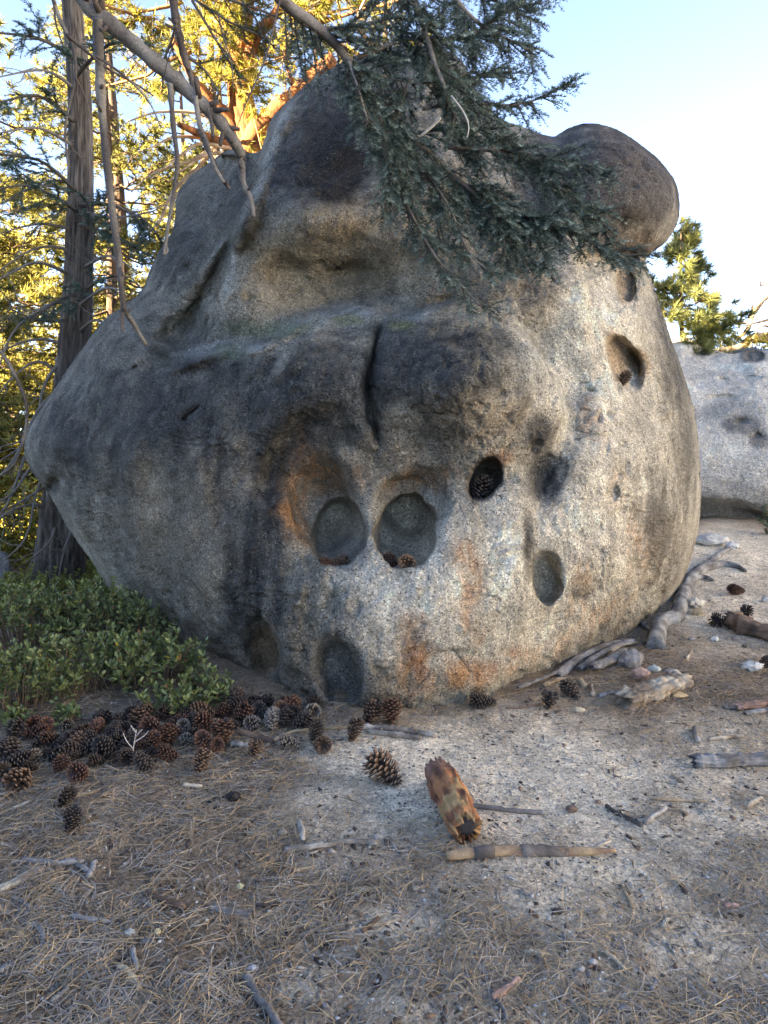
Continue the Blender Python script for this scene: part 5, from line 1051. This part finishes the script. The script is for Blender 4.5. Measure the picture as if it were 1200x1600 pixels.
# the peeled stick: bark collars are parts
def log_part(q, R, seg, colf, name, mat, parent, rough=.2, seed=0, flat=1.0): mb = MB(); mb.tube(q, R, seg, rough=rough, colf=colf, seed=seed, flat=flat); return mb.build(name, mat, parent)
a = ground(697, 1345); b_ = ground(962, 1338); root = empty('stick', 'long peeled yellowish stick with two dark bark collars in front of the log piece', 'stick', tuple(a), 'sticks lying on the ground')
n_ = 26; q = np.array([[a.x+(b_.x-a.x)*t_, a.y+(b_.y-a.y)*t_+.012*math.sin(t_*3.2), a.z+(b_.z-a.z)*t_+.020+.004*math.sin(t_*7)] for t_ in np.linspace(0, 1, n_)])-np.array(a)
R = np.interp(np.linspace(0, 1, n_), [0, .1, .5, .85, 1], [.014, .018, .019, .014, .006]); log_part(q, R, 12, barkcol((.44, .31, .18), (.24, .15, .10), 3), 'peeled_wood', M_wood, root, .25, 3)
for i0, i1 in ((4, 7), (11, 18)): log_part(q[i0:i1+1], R[i0:i1+1]*1.22, 12, barkcol((.20, .17, .145), (.09, .075, .065), 5), 'bark_collar', M_wood, root, .4, 5)
mb = MB(); mb.tube([q[17], q[17]+np.array([.004, -.012, -.01])], [.010, .004], 6, (.2, .15, .1)); mb.build('side_twig', M_wood, root)
# the orange-barked log piece
a = ground(686, 1232); b_ = ground(728, 1314); root = empty('log_piece', 'short broken log with shaggy orange bark and a charred end in the foreground', 'log', tuple(a)); A_ = np.array([0, 0, .07]); B_ = np.array([b_.x-a.x, b_.y-a.y, b_.z-a.z+.058])
q = A_+(B_-A_)*np.linspace(0, 1, 30)[:, None]; R = np.interp(np.linspace(0, 1, 30), [0, .15, .6, 1], [.054, .062, .064, .055])
def lc(v, tt):
    n_ = fbm(np.stack([v[:, 0]*30, v[:, 1]*9, v[:, 2]*30], -1), 4); m_ = sstep(-.3, .3, n_)[:, None]; c0 = np.array((.13, .05, .03))*(1-m_)+np.array((.40, .16, .07))*m_
    y_ = sstep(.1, .3, fbm(v*9+4, 3)+(tt-.6)*.6)[:, None]; c0 = c0*(1-y_*.8)+np.array((.40, .25, .11))*y_*.8; g_ = sstep(.35, .0, tt)[:, None]; return c0*(1-g_*.8)+np.array((.17, .10, .08))*g_*.8*(1+n_[:, None])
grooved(q, R, lc, 'bark', M_wood, root, 2, 60, 90, .30, 7, 1, 1.4)
dv = unit(B_-A_); mb = MB(); mb.tube([B_-dv*.04, B_+dv*.004, B_+dv*.010], [.046, .040, .022], 16, rough=.7, col=(.035, .034, .036), seed=8); mb.build('charred_heartwood', M_wood, root)
for k in range(16):
    an = rg.random()*6.28; s1 = unit(np.cross(dv, (0, 0, 1.))); u1 = np.cross(s1, dv); off = (s1*math.cos(an)+u1*math.sin(an)); end0 = A_ if k < 10 else B_; sg = -1 if k < 10 else 1; L_ = rg.uniform(.02, .055)
    mb = MB(); mb.tube([end0+off*.050-dv*sg*.05, end0+off*.052, end0+off*.047+dv*sg*L_], [.012, .010, .003], 6, (.26, .13, .08) if k < 10 else (.34, .2, .1), flat=.5); mb.build('bark_shred', M_wood, root)
# logs at the right edge and pale plank at the left edge
stick([(1143, 968), (1170, 980), (1215, 992), (1260, 1003)], 30, 'brown', 'thick brown log lying at the right edge behind the bark chunk', 'log', 'log', 1, seg=16)
stick([(1088, 1188), (1130, 1187), (1180, 1186), (1260, 1186)], 24, 'grey', 'smooth silver-grey log with a pointed end at the right edge', 'log', 'log', 1, seg=14)
stick([(1150, 1100), (1185, 1094), (1240, 1082)], 20, 'pink', 'reddish slab of rotten wood at the right edge above the silver log', 'log', 'wood_slab', 0, seg=10, flatz=.5)
stick([(1165, 1112), (1200, 1106), (1240, 1104)], 12, 'grey', 'thin grey slab lying below the reddish one at the right edge', 'wood', 'wood_slab', 0, seg=8, flatz=.5)
stick([(-40, 1400), (10, 1378), (66, 1350)], 24, 'pale', 'pale split plank of wood entering from the left edge', 'wood', 'wood_plank', 0, seg=10, flatz=.45)
stick([(17, 1263), (60, 1243), (107, 1222)], 9, 'pale', 'long pale flat splinter below the pair of round cones', 'wood', 'wood_splinter', 0, flatz=.4); stick([(100, 1240), (140, 1236), (160, 1228)], 9, 'tan', 'wide tan splinter right of the long pale one', 'wood', 'wood_splinter', 0, flatz=.4)
stick([(333, 1412), (360, 1420), (392, 1424)], 15, 'grey', 'flat grey piece of bark in the left foreground litter', 'bark', 'bark_piece', 0, flatz=.4)
# driftwood splinters at the boulder's right foot
for k, (pp, d_, cc, lab) in enumerate((([(872, 1052), (910, 1020), (955, 1002), (985, 997)], 17, 'grey', 'broad weathered splinter, uppermost of the shards at the boulder foot'), ([(905, 1045), (940, 1020), (990, 1000)], 13, 'grey', 'long grey shard with a sharp end leaning against the boulder foot'),
        ([(925, 1045), (950, 1035), (975, 1018)], 20, 'grey', 'thick knotty chunk of grey driftwood among the shards'), ([(850, 1070), (870, 1060), (895, 1058)], 9, 'tan', 'small pale shard lowest among those at the boulder foot'), ([(955, 1020), (975, 1010), (1000, 1005)], 5, 'pale', 'thin forked pale twig on top of the driftwood'),
        ([(810, 1080), (840, 1068), (870, 1055)], 8, 'grey', 'narrow grey shard along the crack under the boulder'))):
    stick(pp, d_, cc, lab, 'wood', 'wood_shard', 1 if k == 2 else 0, 'weathered wood shards at the right foot of the boulder', lift=.015*(k % 3), flatz=.55)
rocklump('driftwood_knot', 'gnarled grey root knot beside the wood shards', 985, 1042, 38, 30, 'wood', (.22, .21, .20), M_wood, 12, depth=.8)
# flaky bark chunk and its flakes
stick([(978, 1088), (1010, 1078), (1045, 1066), (1072, 1056)], 38, 'pale', 'flaky pale bark chunk lying on the ground right of the boulder foot', 'bark', 'bark_chunk', 0, seg=22, flatz=.8)
for k, (x_, y_, w_, h_, c_, lab) in enumerate(((1000, 1050, 34, 20, (.42, .28, .22), 'pinkish bark flake leaning on the pale bark chunk'), (1050, 1048, 26, 9, (.36, .34, .32), 'flat grey flake behind the pale bark chunk'), (1060, 1085, 30, 8, (.50, .36, .2), 'tan flake of wood in front of the pale bark chunk'), (1078, 1065, 16, 12, (.06, .05, .045), 'small dark lump at the end of the pale bark chunk'),
        (905, 1108, 18, 8, (.5, .42, .3), 'pale wood flake below the shards'))):
    rocklump('bark_flake', lab, x_, y_+h_/2, w_, h_, 'bark', c_, M_wood, 20+k, depth=.5, sub=2)
# stones
for k, (x_, y_, w_, h_, c_, lab, nm) in enumerate(((1111, 850, 46, 18, (.44, .44, .42), 'large flat pale stone where the big root ends', 'stone'), (1143, 858, 25, 13, (.46, .46, .45), 'smaller pale stone right of the large flat one', 'stone'), (1087, 948, 30, 15, (.50, .46, .38), 'cream-coloured wedge-shaped stone right of the big root', 'stone'),
        (1175, 1046, 34, 14, (.48, .47, .44), 'white stone near the right edge', 'stone'), (1116, 1002, 13, 10, (.45, .46, .45), 'little pale stone below the dark cone on the right', 'stone'), (1196, 940, 16, 10, (.35, .37, .37), 'small stone cut by the right edge', 'stone'), (893, 1268, 20, 12, (.17, .12, .09), 'brown chip of bark on the pale grit right of the log piece', 'bark_chip'),
        (935, 1256, 9, 9, (.25, .17, .12), 'tiny brown pebble above the brown chip', 'stone'), (588, 1312, 11, 9, (.28, .30, .32), 'blue-grey pebble at the right end of the speckled stick', 'stone'), (203, 1461, 20, 11, (.40, .40, .38), 'white angular flake in the left litter', 'stone'), (1022, 1050, 20, 12, (.42, .47, .44), 'greenish-white stone resting against the bark chunk', 'stone'),
        (365, 1249, 26, 14, (.035, .03, .028), 'flattened black lump on the litter left of centre', 'rotten_cone'), (246, 1460, 12, 12, (.42, .36, .22), 'yellowish lump right of the white flake', 'stone'), (394, 1516, 20, 9, (.40, .41, .44), 'bluish-white scrap at the top of the thick grey stick', 'scrap'), (927, 1506, 14, 10, (.40, .38, .36), 'pale pebble at the lower right', 'stone'),
        (908, 1517, 14, 9, (.42, .38, .35), 'rounded pebble left of the pale one', 'stone'), (441, 1305, 16, 13, (.2, .18, .15), 'dull brown pebble left above the speckled stick', 'stone'), (375, 1388, 12, 10, (.42, .40, .25), 'yellowish tuft-like pebble in the left litter', 'stone'), (1090, 958, 26, 6, (.36, .28, .18), 'thin tan chip below the cream-coloured stone', 'bark_chip'),
        (1080, 1000, 14, 6, (.3, .28, .25), 'small flat chip near the root', 'bark_chip'), (1148, 1000, 12, 7, (.22, .2, .18), 'dull pebble below the brown log', 'stone'), (1163, 1012, 9, 7, (.1, .09, .08), 'dark pebble between the brown log and the white stone', 'stone'))):
    rocklump(nm, lab, x_, y_, w_, h_, nm.split('_')[0] if nm != 'rotten_cone' else 'pine cone', c_, M_stone, 40+k, depth=.7, sub=3 if w_ > 20 else 2, amp=.4, ang=rg.random()-.5)
# big root
a = ground(1028, 1008); root = empty('tree_root', 'thick grey root snaking along the right foot of the boulder', 'root', tuple(a)); o0 = np.array(a)
def rootpath(pp, r): 
    q = smooth_poly(pp, 5); g_ = [ground(*t_) for t_ in q]; return np.array([[t_.x, t_.y, t_.z+r*.35] for t_ in g_])-o0
for nm, pp, r0, r1 in (('main_root', [(1024, 1015), (1028, 990), (1034, 976), (1056, 968), (1064, 945), (1070, 925), (1082, 905), (1098, 892), (1116, 886)], .060, .050), ('side_root', [(1110, 888), (1132, 884), (1152, 888), (1165, 895)], .045, .012), ('side_root', [(1085, 906), (1100, 904), (1114, 909)], .035, .012),
                       ('side_root', [(1100, 890), (1118, 874), (1128, 866), (1140, 860)], .040, .018)):
    q = rootpath(pp, r0); grooved(q, np.linspace(r0, r1, len(q)), barkcol((.27, .265, .25), (.13, .12, .11), 2), nm, M_wood, root, 4, 26, 70, .22, 6)
# silver forked twigs standing in the cone heap
root = empty('twig', 'silvery forked dead twig standing up in the cone heap', 'twig', tuple(ground(205, 1190))); o0 = np.array(root.location)
for pp in (([(206, 1188), (209, 1165), (213, 1140)]), ([(208, 1170), (198, 1158), (192, 1145)]), ([(213, 1145), (204, 1133)]), ([(209, 1160), (225, 1150), (232, 1142)]), ([(213, 1150), (222, 1140)])):
    q = pxpath(pp, root.location.y, root.location.y-.02, 3)-o0; mb = MB(); mb.tube(q, np.linspace(.0035, .0015, len(q)), 5, (.46, .44, .42)); mb.build('stem', M_twig, root)

# ------------------------------------------------------------------ litter
rg = np.random.default_rng(505)
def scatter(n, lo=1.0, hi=6.5, pw=1.0, wfun=None):
    m_ = n*5; y = lo+(hi-lo)*rg.random(m_)**pw; x = rg.uniform(-.88, .85, m_)*(y+.3)
    w_ = wfun(x, y); k = rg.random(m_) < w_; x, y = x[k][:n], y[k][:n]; return x, y
def rocky(x, y):   # inside the boulder's footprint?
    a_, b_ = pix(np.stack([x, y, gz(x, y)], -1)); lim = np.interp(a_, [0, 330, 437, 560, 680, 800, 900, 990, 1050, 1090, 1200], [1000, 1045, 1085, 1108, 1104, 1075, 1030, 985, 925, 850, 830]); return b_ < lim-4
wn = lambda x, y: np.clip(1.05-1.05*ground_mask(x, y), .03, 1)*(~rocky(x, y))*(.12+.88*sstep(-.2, .25, fbm(np.stack([x*3, y*3, 0*x], -1), 3)))
x, y = scatter(60000, 1.0, 6.5, 1.35, wn); n = len(x)
ang = rg.random(n)*math.pi*2+.0; Ln = rg.uniform(.06, .17, n)*np.where(rg.random(n) < .5, .55, 1); wd = rg.uniform(.0006, .0012, n); h = rg.random(n)**2*.010+.002
bendv = rg.normal(size=n)*.13; pts_ = []
for k in range(4):
    t_ = k/3-.5; aa = ang+bendv*t_*2; pts_.append((x+np.cos(aa)*Ln*t_, y+np.sin(aa)*Ln*t_))
v = np.empty((n, 8, 3)); tiltz = rg.normal(size=n)*.006
for k, (px_, py_) in enumerate(pts_):
    z = gz(px_, py_)+h+tiltz*(k/1.5-1)+.004*(k in (1, 2)); z = np.maximum(z, gz(px_, py_)+.001); nx_, ny_ = -np.sin(ang), np.cos(ang)
    v[:, 2*k] = np.stack([px_-nx_*wd, py_-ny_*wd, z], -1); v[:, 2*k+1] = np.stack([px_+nx_*wd, py_+ny_*wd, z+.0008], -1)
q_ = np.array([(0, 1, 3, 2), (2, 3, 5, 4), (4, 5, 7, 6)]); F_ = (q_[None]+np.arange(n)[:, None, None]*8).reshape(-1, 4)
t3 = rg.random((n, 1)); cc = np.array((.24, .165, .105))*(1-t3)+np.array((.58, .42, .24))*t3; k = rg.random(n) < .5; cc[k] = np.array((.30, .27, .235))*(.6+.7*rg.random((k.sum(), 1)))
o = add_mesh('pine_needle_litter', (v.reshape(-1, 3), F_, np.repeat(cc, 8, 0)), M_straw, None, 'stuff'); tag(o, 'dry straw-coloured pine needles strewn over the ground', 'needle litter', kind='stuff')
def bits(name, lab, cat, n, wfun, smin, smax, cols, mat, el=1.0, flat=.6, lo=1.0, hi=8.0, pw=1.4):
    x, y = scatter(n, lo, hi, pw, wfun); n = len(x); s_ = smin+(smax-smin)*rg.random(n)**2.2; a_ = rg.random(n)*6.283; e_ = el*(.7+.6*rg.random(n))
    base = np.array([(1, 0, 0), (0, 1, 0), (-1, 0, 0), (0, -1, 0), (0, 0, 1), (0, 0, -1)], float)
    v = base[None]*(1+.35*rg.normal(size=(n, 6, 1)))*np.stack([s_*e_, s_, s_*flat], -1)[:, None]
    vx = v[..., 0]*np.cos(a_)[:, None]-v[..., 1]*np.sin(a_)[:, None]; vy = v[..., 0]*np.sin(a_)[:, None]+v[..., 1]*np.cos(a_)[:, None]
    v = np.stack([vx+x[:, None], vy+y[:, None], v[..., 2]+(gz(x, y)+s_*flat*.4)[:, None]], -1)
    t_ = np.array([(0, 1, 4), (1, 2, 4), (2, 3, 4), (3, 0, 4), (1, 0, 5), (2, 1, 5), (3, 2, 5), (0, 3, 5)]); F_ = (t_[None]+np.arange(n)[:, None, None]*6).reshape(-1, 3)
    cs = np.array(cols)[rg.integers(len(cols), size=n)]*(.7+.6*rg.random((n, 1)))
    o = add_mesh(name, (v.reshape(-1, 3), F_, np.repeat(cs, 6, 0)), mat, None, 'stuff'); tag(o, lab, cat, kind='stuff')
bits('granite_grit', 'pale angular granite grit spread over the trampled ground', 'grit', 18000, lambda x, y: np.clip(.15+1.0*ground_mask(x, y), 0, 1)*(~rocky(x, y)), .0018, .0075, [(.50, .48, .44), (.42, .40, .37), (.30, .27, .24), (.56, .54, .50), (.12, .11, .10)], M_stone)
bits('bark_crumbs', 'dark crumbs of bark and cone scales in the litter', 'crumbs', 10000, lambda x, y: np.clip(1.1-.85*ground_mask(x, y), .05, 1)*(~rocky(x, y)), .003, .012, [(.08, .06, .05), (.14, .10, .075), (.20, .13, .09), (.05, .04, .035), (.28, .25, .22)], M_wood, 1.8, .35)
bits('twig_litter', 'short broken twigs scattered in the litter', 'twigs', 3800, lambda x, y: np.clip(1.1-.8*ground_mask(x, y), .10, 1)*(~rocky(x, y)), .0020, .0048, [(.40, .36, .31), (.18, .14, .11), (.38, .33, .27), (.12, .09, .07), (.42, .38, .33)], M_twig, 9, .9)
